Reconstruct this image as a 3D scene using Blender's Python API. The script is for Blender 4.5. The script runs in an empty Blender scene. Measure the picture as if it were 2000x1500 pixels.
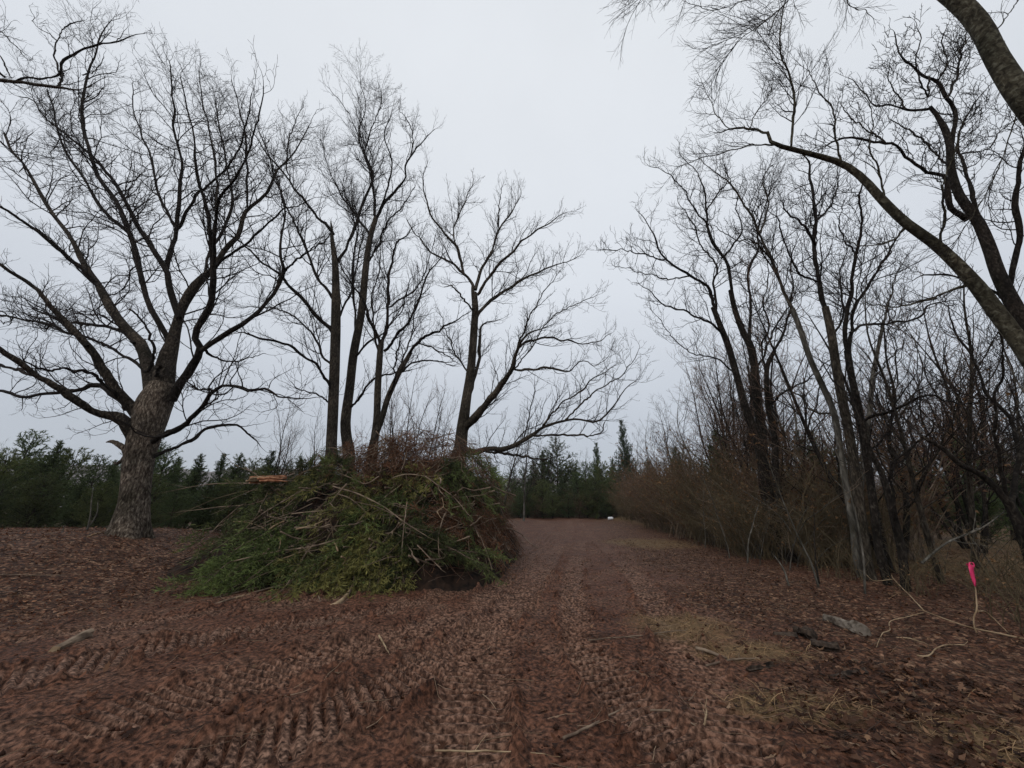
import bpy, math
import numpy as np
from mathutils import Vector, Matrix, Euler

# ------------------------------------------------------------------ camera, sky, sun, exposure
scene = bpy.context.scene
col = scene.collection
F = 751.0                       # focal length in pixels of the 2000 px wide photograph
PITCH = math.atan(245.0 / F)
CAMZ = 1.6
cd = bpy.data.cameras.new('camera')
cam = bpy.data.objects.new('camera', cd)
col.objects.link(cam)
cd.sensor_width = 36.0
cd.lens = 36.0 * F / 2000.0
cd.clip_start = 0.05
cd.clip_end = 3000.0
cam.location = (0, 0, CAMZ)
cam.rotation_euler = (math.radians(90) + PITCH, 0, 0)
scene.camera = cam

SUN_EL, SUN_AZ = math.radians(42), math.radians(212)
world = bpy.data.worlds.new('World')
scene.world = world
world.use_nodes = True
nt = world.node_tree
nt.nodes.clear()
N = nt.nodes.new
wout = N('ShaderNodeOutputWorld')
bg = N('ShaderNodeBackground')
sky = N('ShaderNodeTexSky')
sky.sky_type = 'NISHITA'
sky.sun_disc = False
sky.sun_elevation = SUN_EL
sky.sun_rotation = SUN_AZ
skyscale = N('ShaderNodeVectorMath'); skyscale.operation = 'SCALE'; skyscale.inputs['Scale'].default_value = 0.10
nt.links.new(sky.outputs[0], skyscale.inputs[0])
tc = N('ShaderNodeTexCoord')
sep = N('ShaderNodeSeparateXYZ'); nt.links.new(tc.outputs['Generated'], sep.inputs[0])
ramp = N('ShaderNodeValToRGB')
cr = ramp.color_ramp
cr.elements[0].position = 0.0; cr.elements[0].color = (0.47, 0.51, 0.575, 1)
cr.elements[1].position = 0.85; cr.elements[1].color = (0.85, 0.885, 0.93, 1)
e = cr.elements.new(0.22); e.color = (0.585, 0.625, 0.69, 1)
e = cr.elements.new(0.5); e.color = (0.75, 0.79, 0.85, 1)
nt.links.new(sep.outputs['Z'], ramp.inputs[0])
cl = N('ShaderNodeTexNoise'); cl.inputs['Scale'].default_value = 1.6; cl.inputs['Detail'].default_value = 5
nt.links.new(tc.outputs['Generated'], cl.inputs['Vector'])
clr = N('ShaderNodeMapRange'); clr.inputs['From Min'].default_value = 0.3; clr.inputs['From Max'].default_value = 0.7
clr.inputs['To Min'].default_value = 0.95; clr.inputs['To Max'].default_value = 1.04
nt.links.new(cl.outputs['Fac'], clr.inputs['Value'])
ms = N('ShaderNodeVectorMath'); ms.operation = 'SCALE'
nt.links.new(ramp.outputs[0], ms.inputs[0]); nt.links.new(clr.outputs[0], ms.inputs['Scale'])
mx = N('ShaderNodeMix'); mx.data_type = 'RGBA'; mx.inputs['Factor'].default_value = 0.93
nt.links.new(skyscale.outputs[0], mx.inputs[6]); nt.links.new(ms.outputs[0], mx.inputs[7])
nt.links.new(mx.outputs[2], bg.inputs['Color'])
bg.inputs['Strength'].default_value = 1.0
nt.links.new(bg.outputs[0], wout.inputs['Surface'])

sd = bpy.data.lights.new('sun', 'SUN')
sd.energy = 0.9; sd.angle = math.radians(14); sd.color = (1.0, 0.96, 0.9)
sun = bpy.data.objects.new('sun', sd); col.objects.link(sun)
sv = Vector((math.cos(SUN_EL) * math.sin(SUN_AZ), math.cos(SUN_EL) * math.cos(SUN_AZ), math.sin(SUN_EL)))
sun.rotation_euler = sv.to_track_quat('Z', 'Y').to_euler()
sun.location = (0, 0, 30)

scene.view_settings.view_transform = 'Standard'
scene.view_settings.look = 'None'
scene.view_settings.exposure = 0.0
scene.view_settings.gamma = 1.0
scene.view_settings.use_curve_mapping = False

# ------------------------------------------------------------------ helpers
rng = np.random.default_rng(7)
SP, CP = math.sin(PITCH), math.cos(PITCH)

def ray(px, py):
    u = (np.asarray(px, float) - 1000) / F; v = (750 - np.asarray(py, float)) / F
    return np.stack([u, CP - v * SP, SP + v * CP], -1)

def at(px, py, Y):
    d = ray(px, py)
    t = np.asarray(Y, float) / d[..., 1]
    return d * t[..., None] + np.array([0, 0, CAMZ]), t

def sstep(a, b, x):
    t = np.clip((x - a) / (b - a), 0, 1)
    return t * t * (3 - 2 * t)

def vnoise(x, y, seed=0):
    xi = np.floor(x).astype(np.int64); yi = np.floor(y).astype(np.int64)
    xf = x - xi; yf = y - yi
    def h(a, b):
        n = (a * 374761393 + b * 668265263 + seed * 974634777) & 0xffffffff
        n = ((n ^ (n >> 13)) * 1274126177) & 0xffffffff
        n = (n ^ (n >> 16)) & 0xffffffff
        return n / 4294967295.0
    u = xf * xf * (3 - 2 * xf); v = yf * yf * (3 - 2 * yf)
    return (h(xi, yi) * (1 - u) + h(xi + 1, yi) * u) * (1 - v) + (h(xi, yi + 1) * (1 - u) + h(xi + 1, yi + 1) * u) * v

def fbm(x, y, o=4, seed=0):
    r = 0; a = 0.5; s = 0
    for i in range(o):
        r = r + a * vnoise(x * 2 ** i + 17.3 * i, y * 2 ** i + 5.1 * i, seed + i); s += a; a *= 0.5
    return r / s - 0.5

def mesh(name, V, Q=None, T=None, mat=None, parent=None, smooth=True, cols=None):
    """one mesh object from numpy arrays: V verts, Q quads, T triangles, cols rgb per vertex"""
    me = bpy.data.meshes.new(name)
    V = np.asarray(V, np.float32).reshape(-1, 3)
    Q = np.zeros((0, 4), np.int32) if Q is None else np.asarray(Q, np.int32).reshape(-1, 4)
    T = np.zeros((0, 3), np.int32) if T is None else np.asarray(T, np.int32).reshape(-1, 3)
    me.vertices.add(len(V)); me.vertices.foreach_set('co', V.ravel())
    nl = Q.size + T.size
    me.loops.add(nl); me.loops.foreach_set('vertex_index', np.concatenate([Q.ravel(), T.ravel()]).astype(np.int32))
    me.polygons.add(len(Q) + len(T))
    st = np.concatenate([np.arange(len(Q)) * 4, Q.size + np.arange(len(T)) * 3]).astype(np.int32)
    me.polygons.foreach_set('loop_start', st)
    me.polygons.foreach_set('use_smooth', np.full(len(Q) + len(T), smooth))
    if cols is not None:
        a = me.color_attributes.new('Col', 'FLOAT_COLOR', 'POINT')
        c = np.ones((len(V), 4), np.float32); c[:, :3] = cols
        a.data.foreach_set('color', c.ravel())
    me.update(calc_edges=True)
    if mat: me.materials.append(mat)
    o = bpy.data.objects.new(name, me); col.objects.link(o)
    if parent: o.parent = parent
    return o

def tag(o, label=None, cat=None, group=None, kind=None):
    if label: o['label'] = label
    if cat: o['category'] = cat
    if group: o['group'] = group
    if kind: o['kind'] = kind
    return o

def empty(name, loc, label, cat, group=None):
    o = bpy.data.objects.new(name, None); col.objects.link(o)
    o.location = loc; o.empty_display_size = 0.2
    return tag(o, label, cat, group)

def dup(root, loc, rot=(0, 0, 0), scale=(1, 1, 1), label=None, group=None):
    r = root.copy(); col.objects.link(r)
    r.location = loc; r.rotation_euler = rot; r.scale = scale
    if label: r['label'] = label
    if group: r['group'] = group
    for ch in root.children:
        c = ch.copy(); col.objects.link(c); c.parent = r
    return r

class Acc:
    """collects geometry for ONE mesh"""
    def __init__(s): s.V = []; s.Q = []; s.T = []; s.C = []; s.n = 0
    def add(s, V, Q=None, T=None, C=None):
        V = np.asarray(V).reshape(-1, 3)
        if Q is not None: s.Q.append(np.asarray(Q).reshape(-1, 4) + s.n)
        if T is not None: s.T.append(np.asarray(T).reshape(-1, 3) + s.n)
        if C is not None: s.C.append(np.broadcast_to(C, (len(V), 3)) if np.ndim(C) == 1 else np.asarray(C).reshape(-1, 3))
        s.V.append(V); s.n += len(V)
    def build(s, name, mat, parent=None, off=(0, 0, 0), smooth=True):
        V = np.concatenate(s.V) - np.asarray(off)
        return mesh(name, V, np.concatenate(s.Q) if s.Q else None, np.concatenate(s.T) if s.T else None, mat, parent, smooth,
                    np.concatenate(s.C) if s.C else None)

def nrm(v): return v / np.maximum(np.linalg.norm(v, axis=-1, keepdims=True), 1e-9)

def tubes(P, R, k=3, cap=False):
    """P (N,m,3) polylines, R (N,m) radii -> verts, quads"""
    P = np.asarray(P, float); Nn, m, _ = P.shape
    Tn = np.gradient(P, axis=1); Tn = nrm(Tn)
    mean = nrm(Tn.mean(1)); ref = np.where(np.abs(mean[:, 2:3]) > 0.7, np.array([[1., 0, 0]]), np.array([[0, 0, 1.]]))
    U = nrm(np.cross(Tn, ref[:, None, :])); W = np.cross(Tn, U)
    a = np.arange(k) * 2 * math.pi / k
    V = P[:, :, None, :] + R[:, :, None, None] * (np.cos(a)[None, None, :, None] * U[:, :, None, :] + np.sin(a)[None, None, :, None] * W[:, :, None, :])
    i = np.arange(Nn)[:, None, None] * m * k + np.arange(m - 1)[None, :, None] * k
    j = np.arange(k)[None, None, :]; j2 = (j + 1) % k
    Q = np.stack([i + j, i + j2, i + k + j2, i + k + j], -1)
    return V.reshape(-1, 3), Q.reshape(-1, 4)

def smooth_path(pts, n, jit=0.0, r=None):
    """Catmull-Rom through pts (m,d) -> (n,d), even in arc length"""
    r = r or rng
    p = np.asarray(pts, float)
    if len(p) == 2: p = np.stack([p[0], (p[0] + p[1]) / 2, p[1]])
    q = np.concatenate([[2 * p[0] - p[1]], p, [2 * p[-1] - p[-2]]])
    out = []
    for i in range(1, len(q) - 2):
        t = np.linspace(0, 1, 8, endpoint=False)[:, None]
        a, b, c, d = q[i - 1], q[i], q[i + 1], q[i + 2]
        out.append(0.5 * ((2 * b) + (-a + c) * t + (2 * a - 5 * b + 4 * c - d) * t ** 2 + (-a + 3 * b - 3 * c + d) * t ** 3))
    out.append(p[-1:]); s = np.concatenate(out)
    L = np.concatenate([[0], np.cumsum(np.linalg.norm(np.diff(s[:, :3], axis=0), axis=1))])
    tt = np.linspace(0, L[-1], n)
    res = np.stack([np.interp(tt, L, s[:, k]) for k in range(s.shape[1])], -1)
    if jit:
        j = r.normal(0, jit, (n, 3)); j[0] = 0
        j[1:-1] = (j[:-2] + j[1:-1] + j[2:]) / 3
        res[:, :3] += j
    return res

def grow(P, R, spacing, t0=0.2, t1=1.0, frac=0.4, lmin=0.3, lmax=3.0, ang=(28, 60), m=5, up=0.1, wig=0.22, rf=0.6, rk=0.012, rmin=0.003,
         r=None, tipmul=0.35, taper=0.7, apical=True):
    r = r or rng
    P = np.asarray(P, float); Nn, mm, _ = P.shape
    seg = np.linalg.norm(np.diff(P, axis=1), axis=2); L = seg.sum(1)
    n = np.maximum(1, np.round(L * (t1 - t0) / spacing * r.uniform(0.75, 1.25, Nn))).astype(int)
    idx = np.repeat(np.arange(Nn), n)
    first = np.cumsum(n) - n
    k = np.arange(len(idx)) - first[idx]
    t = t0 + (t1 - t0) * (k + r.uniform(0.1, 0.9, len(idx))) / n[idx]
    if apical:
        idx = np.concatenate([idx, np.arange(Nn)]); t = np.concatenate([t, np.full(Nn, 1.0)])
    ap = np.arange(len(idx)) >= (len(idx) - Nn) if apical else np.zeros(len(idx), bool)
    f = t * (mm - 1); i0 = np.minimum(f.astype(int), mm - 2); w = (f - i0)[:, None]
    A = P[idx, i0]; B = P[idx, i0 + 1]
    pos = A * (1 - w) + B * w; tan = nrm(B - A)
    pr = R[idx, i0] * (1 - w[:, 0]) + R[idx, i0 + 1] * w[:, 0]
    M = len(idx)
    a = np.radians(r.uniform(ang[0], ang[1], M)); a = np.where(ap, a * 0.35, a)
    rnd = r.normal(size=(M, 3)); rnd[:, 2] += 0.35
    perp = nrm(rnd - (rnd * tan).sum(1, keepdims=True) * tan)
    d = nrm(tan * np.cos(a)[:, None] + perp * np.sin(a)[:, None])
    ln = np.clip(frac * L[idx] * (1.15 - taper * t), lmin, lmax) * r.uniform(0.5, 1.15, M)
    rad = np.minimum(np.maximum(pr, rmin) * rf * np.where(ap, 1.4, 1.0), rk * ln + rmin)
    rad = np.maximum(rad, rmin)
    out = np.zeros((M, m, 3)); out[:, 0] = pos
    step = (ln / (m - 1))[:, None]
    for s in range(1, m):
        out[:, s] = out[:, s - 1] + d * step
        d = nrm(d + r.normal(0, wig, (M, 3)) + np.array([0, 0, up]))
    Rr = rad[:, None] * np.linspace(1, tipmul, m)[None, :]
    Rr = np.maximum(Rr, rmin * 0.75)
    return out, Rr

# ------------------------------------------------------------------ materials
def mat_base(name, rough=0.9, spec=0.2):
    m = bpy.data.materials.new(name); m.use_nodes = True
    b = m.node_tree.nodes['Principled BSDF']
    b.inputs['Roughness'].default_value = rough
    b.inputs['Specular IOR Level'].default_value = spec
    return m, m.node_tree, b

def noise_node(t, scale, detail=4, vec=None, dist=0.0):
    n = t.nodes.new('ShaderNodeTexNoise'); n.inputs['Scale'].default_value = scale
    n.inputs['Detail'].default_value = detail; n.inputs['Distortion'].default_value = dist
    if vec is not None: t.links.new(vec, n.inputs['Vector'])
    return n

def ramp_node(t, src, stops):
    n = t.nodes.new('ShaderNodeValToRGB'); c = n.color_ramp
    c.elements[0].position = stops[0][0]; c.elements[0].color = (*stops[0][1], 1)
    c.elements[1].position = stops[-1][0]; c.elements[1].color = (*stops[-1][1], 1)
    for p, q in stops[1:-1]:
        e = c.elements.new(p); e.color = (*q, 1)
    t.links.new(src, n.inputs[0]); return n

def bark(name, c1, c2, c3, scale=9.0, bump=0.5, stretch=0.22):
    m, t, b = mat_base(name, 0.95, 0.1)
    tc = t.nodes.new('ShaderNodeTexCoord'); mp = t.nodes.new('ShaderNodeMapping')
    mp.inputs['Scale'].default_value = (1, 1, stretch); t.links.new(tc.outputs['Object'], mp.inputs[0])
    n1 = noise_node(t, scale, 6, mp.outputs[0], 0.6)
    n2 = noise_node(t, 1.3, 5, tc.outputs['Object'])
    r1 = ramp_node(t, n1.outputs['Fac'], [(0.36, c1), (0.55, c2), (0.72, c3)])
    r2 = ramp_node(t, n2.outputs['Fac'], [(0.32, (0.45, 0.46, 0.40)), (0.5, (0.9, 0.9, 0.86)), (0.70, (1.45, 1.4, 1.3))])
    mu = t.nodes.new('ShaderNodeMix'); mu.data_type = 'RGBA'; mu.blend_type = 'MULTIPLY'; mu.inputs['Factor'].default_value = 1
    t.links.new(r1.outputs[0], mu.inputs[6]); t.links.new(r2.outputs[0], mu.inputs[7])
    t.links.new(mu.outputs[2], b.inputs['Base Color'])
    bp = t.nodes.new('ShaderNodeBump'); bp.inputs['Strength'].default_value = bump; bp.inputs['Distance'].default_value = 0.04
    t.links.new(n1.outputs['Fac'], bp.inputs['Height']); t.links.new(bp.outputs[0], b.inputs['Normal'])
    return m

def varied(name, c1, c2, scale=2.0, rough=0.9, spec=0.15):
    m, t, b = mat_base(name, rough, spec)
    tc = t.nodes.new('ShaderNodeTexCoord'); n = noise_node(t, scale, 3, tc.outputs['Object'])
    r = ramp_node(t, n.outputs['Fac'], [(0.35, c1), (0.65, c2)])
    t.links.new(r.outputs[0], b.inputs['Base Color']); return m

def vcol(name, rough=0.85, spec=0.2):
    m, t, b = mat_base(name, rough, spec)
    a = t.nodes.new('ShaderNodeVertexColor'); a.layer_name = 'Col'
    oi = t.nodes.new('ShaderNodeObjectInfo')
    mr = t.nodes.new('ShaderNodeMapRange'); mr.inputs['To Min'].default_value = 0.75; mr.inputs['To Max'].default_value = 1.25
    t.links.new(oi.outputs['Random'], mr.inputs[0])
    vm = t.nodes.new('ShaderNodeVectorMath'); vm.operation = 'SCALE'
    t.links.new(a.outputs[0], vm.inputs[0]); t.links.new(mr.outputs[0], vm.inputs['Scale'])
    t.links.new(vm.outputs[0], b.inputs['Base Color'])
    tr = t.nodes.new('ShaderNodeBsdfTranslucent'); t.links.new(vm.outputs[0], tr.inputs[0]); mxs_ = t.nodes.new('ShaderNodeMixShader'); mxs_.inputs[0].default_value = .3
    t.links.new(b.outputs[0], mxs_.inputs[1]); t.links.new(tr.outputs[0], mxs_.inputs[2]); t.links.new(mxs_.outputs[0], t.nodes['Material Output'].inputs['Surface']); return m

M = {}
M['oak'] = bark('oak_bark', (0.026, 0.019, 0.015), (0.100, 0.080, 0.064), (0.26, 0.22, 0.185), 22, 1.0, 0.38)
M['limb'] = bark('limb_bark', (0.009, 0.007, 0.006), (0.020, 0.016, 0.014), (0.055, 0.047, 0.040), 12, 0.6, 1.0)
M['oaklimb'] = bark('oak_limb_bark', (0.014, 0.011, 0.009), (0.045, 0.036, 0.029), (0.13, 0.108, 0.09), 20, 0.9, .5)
M['bark'] = bark('ridged_bark', (0.022, 0.018, 0.014), (0.062, 0.050, 0.040), (0.13, 0.112, 0.09), 26, 0.9, .3)
M['moss'] = bark('mossy_bark', (0.028, 0.024, 0.018), (0.07, 0.062, 0.045), (0.15, 0.145, 0.115), 16, 0.8, 0.8)
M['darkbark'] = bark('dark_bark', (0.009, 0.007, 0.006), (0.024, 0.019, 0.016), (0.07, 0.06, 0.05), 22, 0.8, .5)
M['greybark'] = bark('grey_bark', (0.05, 0.045, 0.038), (0.11, 0.10, 0.088), (0.2, 0.185, 0.165), 16, 0.6)
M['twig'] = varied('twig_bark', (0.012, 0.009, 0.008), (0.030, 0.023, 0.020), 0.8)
M['redtwig'] = varied('reddish_twig_bark', (0.085, 0.048, 0.034), (0.165, 0.105, 0.072), 0.8)
M['oltwig'] = varied('olive_twig_bark', (0.075, 0.058, 0.034), (0.155, 0.118, 0.068), 0.8)
M['needle'] = vcol('needles', 0.7, 0.3)
M['leaf'] = vcol('dead_leaves', 0.8, 0.25)
M['pale'] = varied('pale_wood', (0.17, 0.11, 0.062), (0.38, 0.28, 0.175), 6)
M['stick'] = varied('stick_wood', (0.085, 0.058, 0.042), (0.25, 0.185, 0.13), 5)

# ------------------------------------------------------------------ terrain
TR = []   # machine track paths on the ground: (points, width, lug spacing, slant)
def gpt(px, py):
    d = ray(px, py); t = CAMZ / -d[2]; return (d[0] * t, d[1] * t)
def gp(lst): return np.array([gpt(*p) for p in lst])
TR.append((gp([(-300, 1300), (0, 1262), (420, 1195), (800, 1140), (1010, 1085), (1075, 1040), (1100, 1022)]), 0.6, 0.105, 0.5))
TR.append((gp([(-300, 1440), (0, 1345), (420, 1250), (820, 1175), (1020, 1098), (1085, 1045)]), 0.7, 0.11, -0.3))
TR.append((gp([(-300, 1640), (0, 1480), (480, 1335), (840, 1225), (1030, 1115), (1090, 1050)]), 0.75, 0.115, 0.35))
TR.append((gp([(60, 1640), (560, 1440), (860, 1290), (1045, 1135), (1100, 1045)]), 0.7, 0.12, -0.5))
TR.append((gp([(1480, 1600), (1350, 1300), (1235, 1120), (1165, 1060), (1128, 1030)]), 0.55, 0.12, 0.05))
TR.append((gp([(1600, 1700), (1250, 1400), (1130, 1230), (1120, 1120), (1135, 1060)]), 0.5, 0.13, 0.4))
TR.append((gp([(890, 1700), (915, 1400), (985, 1200), (1075, 1090), (1112, 1045), (1112, 1022)]), 0.64, 0.125, 0.0))

def base_h(x, y):
    h = 1.0 * sstep(-6.8, -12.3, x) * sstep(4.5, 11.5, y) * (1 - 0.85 * sstep(13.5, 20, y))
    h = h + 0.62 * sstep(12, 46, y) * (1 - 0.9 * sstep(48, 70, y))
    h = h + 0.25 * sstep(8.5, 16, x) * sstep(2, 8, y)
    h = h + 0.16 * fbm(x * 0.22, y * 0.22, 3, 3) + 0.05 * fbm(x * 0.9, y * 0.9, 3, 9)
    h = h + .3 * fbm(x * .55, y * .3, 3, 15) * sstep(26, 42, y)
    return h

def polydist(x, y, pts):
    best = np.full(x.shape, 1e9); sgn = np.zeros(x.shape); along = np.zeros(x.shape); s0 = 0.0
    sp = smooth_path(np.c_[pts, np.zeros(len(pts))], 60)[:, :2]
    for a, b in zip(sp[:-1], sp[1:]):
        e = b - a; L = math.hypot(*e)
        if L < 1e-6: continue
        t = ((x - a[0]) * e[0] + (y - a[1]) * e[1]) / L / L
        tc_ = np.clip(t, 0, 1)
        dx = x - a[0] - tc_ * e[0]; dy = y - a[1] - tc_ * e[1]
        d = np.hypot(dx, dy); m = d < best
        best = np.where(m, d, best); sgn = np.where(m, np.sign(e[0] * dy - e[1] * dx), sgn); along = np.where(m, s0 + tc_ * L, along)
        s0 += L
    return best, sgn, along

def zones(x, y):
    """litter, straw, bare track amounts"""
    cx = 0.9 + 0.075 * y + 1.4 * sstep(20, 45, y)           # centre line of the bare track
    n = fbm(x * 0.5, y * 0.5, 3, 21) * 2.2
    right = sstep(0.2, 2.0, x - cx - 0.4 + n - 0.045 * y)
    left = sstep(-5.4, -7.6, x + n * 0.8) * sstep(5.0, 7.4, y + 0.25 * (x + 8) + n)
    wood = sstep(7.0, 8.8, x + n * 0.5)
    far = sstep(50, 56, y)
    back = sstep(16.5, 19, y) * sstep(0.5, -1.0, x - 0.02 * y)
    lit = np.clip(np.maximum.reduce([right * (0.75 + 0.3 * n), left, wood, far, back]), 0, 1)
    def spot(px, py, rx, ry):
        gx, gy = gpt(px, py); return np.clip(1.25 - ((x - gx) / rx) ** 2 - ((y - gy) / ry) ** 2 + n * 0.45, 0, 1)
    straw = np.maximum.reduce([spot(1330, 1225, 0.85, 0.8), spot(1460, 1270, 0.8, 0.4), spot(1560, 1380, 0.55, 0.3), spot(1270, 1065, 2.0, 2.5), spot(1950, 1440, .5, .4),
                               sstep(9.5, 11, x) * sstep(3, 6, y) * np.clip(0.95 + n, 0, 1)])
    return lit, straw, left

def ground_h(x, y, detail=True):
    h = base_h(x, y)
    if not detail: return h
    r = np.hypot(x, y)
    lit, straw, left = zones(x, y)
    rough = fbm(x * 3.1, y * 3.1, 4, 31)
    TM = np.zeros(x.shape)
    rel = rough * 0.095 + fbm(x * 11, y * 11, 3, 41) * 0.03 * (1 - sstep(10, 25, r)) + np.maximum(fbm(x * 19, y * 19, 2, 44), 0.02) * 0.06 * (1 - sstep(8, 14, r))
    lift = np.zeros(x.shape)
    for k, (pts, w, sp, sl) in enumerate(TR):
        d, sg, s = polydist(x, y, pts)
        fade = np.clip(0.1 + 2.6 * vnoise(x * 0.8 + 9 * k, y * 0.8, 50 + k), 0, 1) * (1 - 0.7 * lit)
        wob = fbm(x * 5, y * 5, 2, 70 + k) * 0.07
        m = (1 - sstep(w / 2 - 0.07, w / 2 + 0.05, d + wob * 1.6)) * fade * (1 - .75 * sstep(9, 22, r))
        ph = (s + sl * d * sg) / sp + fbm(x * 1.7, y * 1.7, 3, 80 + k) * 0.55
        fr = ph - np.floor(ph)
        brk = np.clip(.25 + 1.5 * vnoise(x * 4.1, y * 4.1, 120 + k), 0, 1)
        gr = np.exp(-((fr - 0.5) / 0.19) ** 4) * brk
        lip = np.exp(-((fr - 0.80) / 0.12) ** 2) * brk
        rel = rel * (1 - 0.6 * m); lift = lift * (1 - m) + m * (-0.02 - 0.058 * gr + 0.016 * lip)
        TM = np.maximum(TM * (1 - m * .5), m * (1 - gr))  # clay skips the grooves: their shade is put into the ground colour
        berm = np.exp(-((d - w / 2 - 0.06) / 0.06) ** 2) * fade * np.clip(0.15 + fbm(x * 6, y * 6, 3, 90 + k) * 6, 0, 1.5)
        lift = lift + 0.07 * berm * (1 - m)
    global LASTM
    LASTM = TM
    return h + rel + lift

# polar ground sheet around the camera, fine where the photograph looks
rr = [0.3]
while rr[-1] < 420:
    r_ = rr[-1]
    rr.append(r_ * (1.05 if r_ < 1.9 else 1.0045 if r_ < 6.5 else 1.008 if r_ < 12 else 1.014 if r_ < 20 else 1.02 if r_ < 60 else 1.09))
rr = np.array(rr)
th_f = np.radians(np.arange(-64, 64.01, 0.2)); th_b = np.radians(np.arange(68, 292.1, 6))
th = np.concatenate([th_f, th_b])
Rg, Tg = np.meshgrid(rr, th, indexing='ij')
X = Rg * np.sin(Tg); Y = Rg * np.cos(Tg)
Z = ground_h(X.ravel(), Y.ravel()).reshape(X.shape)
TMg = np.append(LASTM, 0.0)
nr, nth = X.shape
i = np.arange(nr - 1)[:, None] * nth; j = np.arange(nth)[None, :]; j2 = (j + 1) % nth
Q = np.stack([i + j, i + nth + j, i + nth + j2, i + j2], -1).reshape(-1, 4)
Vg = np.stack([X, Y, Z], -1).reshape(-1, 3)
cidx = len(Vg); Vg = np.concatenate([Vg, [[0, 0, float(base_h(np.array([0.]), np.array([0.]))[0])]]])
Tc = np.stack([np.full(nth, cidx), np.arange(nth), (np.arange(nth) + 1) % nth], -1)
lit, straw, leftz = zones(Vg[:, 0], Vg[:, 1])
gm, t, b = mat_base('ground', 0.8, 0.15)
a = t.nodes.new('ShaderNodeVertexColor'); a.layer_name = 'Col'
sp_ = t.nodes.new('ShaderNodeSeparateColor'); t.links.new(a.outputs[0], sp_.inputs[0])
tcg = t.nodes.new('ShaderNodeTexCoord')
n1 = noise_node(t, 1.1, 6, tcg.outputs['Object']); n2 = noise_node(t, 24, 6, tcg.outputs['Object']); n3 = noise_node(t, 70, 4, tcg.outputs['Object'])
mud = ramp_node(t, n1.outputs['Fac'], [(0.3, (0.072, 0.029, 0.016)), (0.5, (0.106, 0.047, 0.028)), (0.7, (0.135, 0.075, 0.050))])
fine = ramp_node(t, n2.outputs['Fac'], [(0.34, (0.22, 0.2, 0.19)), (0.5, (0.85, 0.85, 0.85)), (0.64, (1.75, 1.75, 1.75))])  # soil speckle; its dark end paints shadow into the bump hollows
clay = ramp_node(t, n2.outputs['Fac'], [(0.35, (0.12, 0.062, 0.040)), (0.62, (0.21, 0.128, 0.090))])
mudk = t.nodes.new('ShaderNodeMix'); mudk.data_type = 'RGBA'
kf = t.nodes.new('ShaderNodeMath'); kf.operation = 'MULTIPLY'; kf.inputs[1].default_value = 0.6; t.links.new(sp_.outputs[2], kf.inputs[0]); t.links.new(kf.outputs[0], mudk.inputs[0])  # pressed clay on the track plateaus, darker mud in grooves as painted shade
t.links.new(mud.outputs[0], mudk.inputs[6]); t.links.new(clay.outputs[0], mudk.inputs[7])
mudf = t.nodes.new('ShaderNodeMix'); mudf.data_type = 'RGBA'; mudf.blend_type = 'MULTIPLY'; mudf.inputs[0].default_value = 1
t.links.new(mudk.outputs[2], mudf.inputs[6]); t.links.new(fine.outputs[0], mudf.inputs[7])
vo = t.nodes.new('ShaderNodeTexVoronoi'); vo.inputs['Scale'].default_value = 16; t.links.new(tcg.outputs['Object'], vo.inputs['Vector'])
sc_ = t.nodes.new('ShaderNodeSeparateColor'); t.links.new(vo.outputs['Color'], sc_.inputs[0])
litc = ramp_node(t, sc_.outputs[0], [(0.0, (0.024, 0.011, 0.007)), (0.5, (0.080, 0.034, 0.018)), (0.8, (0.13, 0.064, 0.036)), (1.0, (0.24, 0.145, 0.09))])
litc2 = t.nodes.new('ShaderNodeMix'); litc2.data_type = 'RGBA'; litc2.blend_type = 'MULTIPLY'; litc2.inputs[0].default_value = 1
t.links.new(litc.outputs[0], litc2.inputs[6]); t.links.new(fine.outputs[0], litc2.inputs[7])
mxl = t.nodes.new('ShaderNodeMix'); mxl.data_type = 'RGBA'; t.links.new(sp_.outputs[0], mxl.inputs[0])
t.links.new(mudf.outputs[2], mxl.inputs[6]); t.links.new(litc2.outputs[2], mxl.inputs[7])
strc = ramp_node(t, n3.outputs['Fac'], [(0.3, (0.07, 0.042, 0.020)), (0.7, (0.27, 0.185, 0.09))])
mxs = t.nodes.new('ShaderNodeMix'); mxs.data_type = 'RGBA'
mm_ = t.nodes.new('ShaderNodeMath'); mm_.operation = 'MULTIPLY'; mm_.inputs[1].default_value = 0.7
t.links.new(sp_.outputs[1], mm_.inputs[0]); t.links.new(mm_.outputs[0], mxs.inputs[0])
t.links.new(mxl.outputs[2], mxs.inputs[6]); t.links.new(strc.outputs[0], mxs.inputs[7])
t.links.new(mxs.outputs[2], b.inputs['Base Color'])
rgh = t.nodes.new('ShaderNodeMapRange'); rgh.inputs['To Min'].default_value = 0.55; rgh.inputs['To Max'].default_value = 0.9
t.links.new(n1.outputs['Fac'], rgh.inputs[0]); t.links.new(rgh.outputs[0], b.inputs['Roughness'])
ad = t.nodes.new('ShaderNodeMath'); ad.operation = 'ADD'; t.links.new(n2.outputs['Fac'], ad.inputs[0]); t.links.new(n3.outputs['Fac'], ad.inputs[1])
bp = t.nodes.new('ShaderNodeBump'); bp.inputs['Strength'].default_value = 0.9; bp.inputs['Distance'].default_value = 0.02
t.links.new(ad.outputs[0], bp.inputs['Height']); t.links.new(bp.outputs[0], b.inputs['Normal'])
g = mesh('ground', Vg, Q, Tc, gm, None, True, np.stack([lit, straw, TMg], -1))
tag(g, kind='structure')

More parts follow.
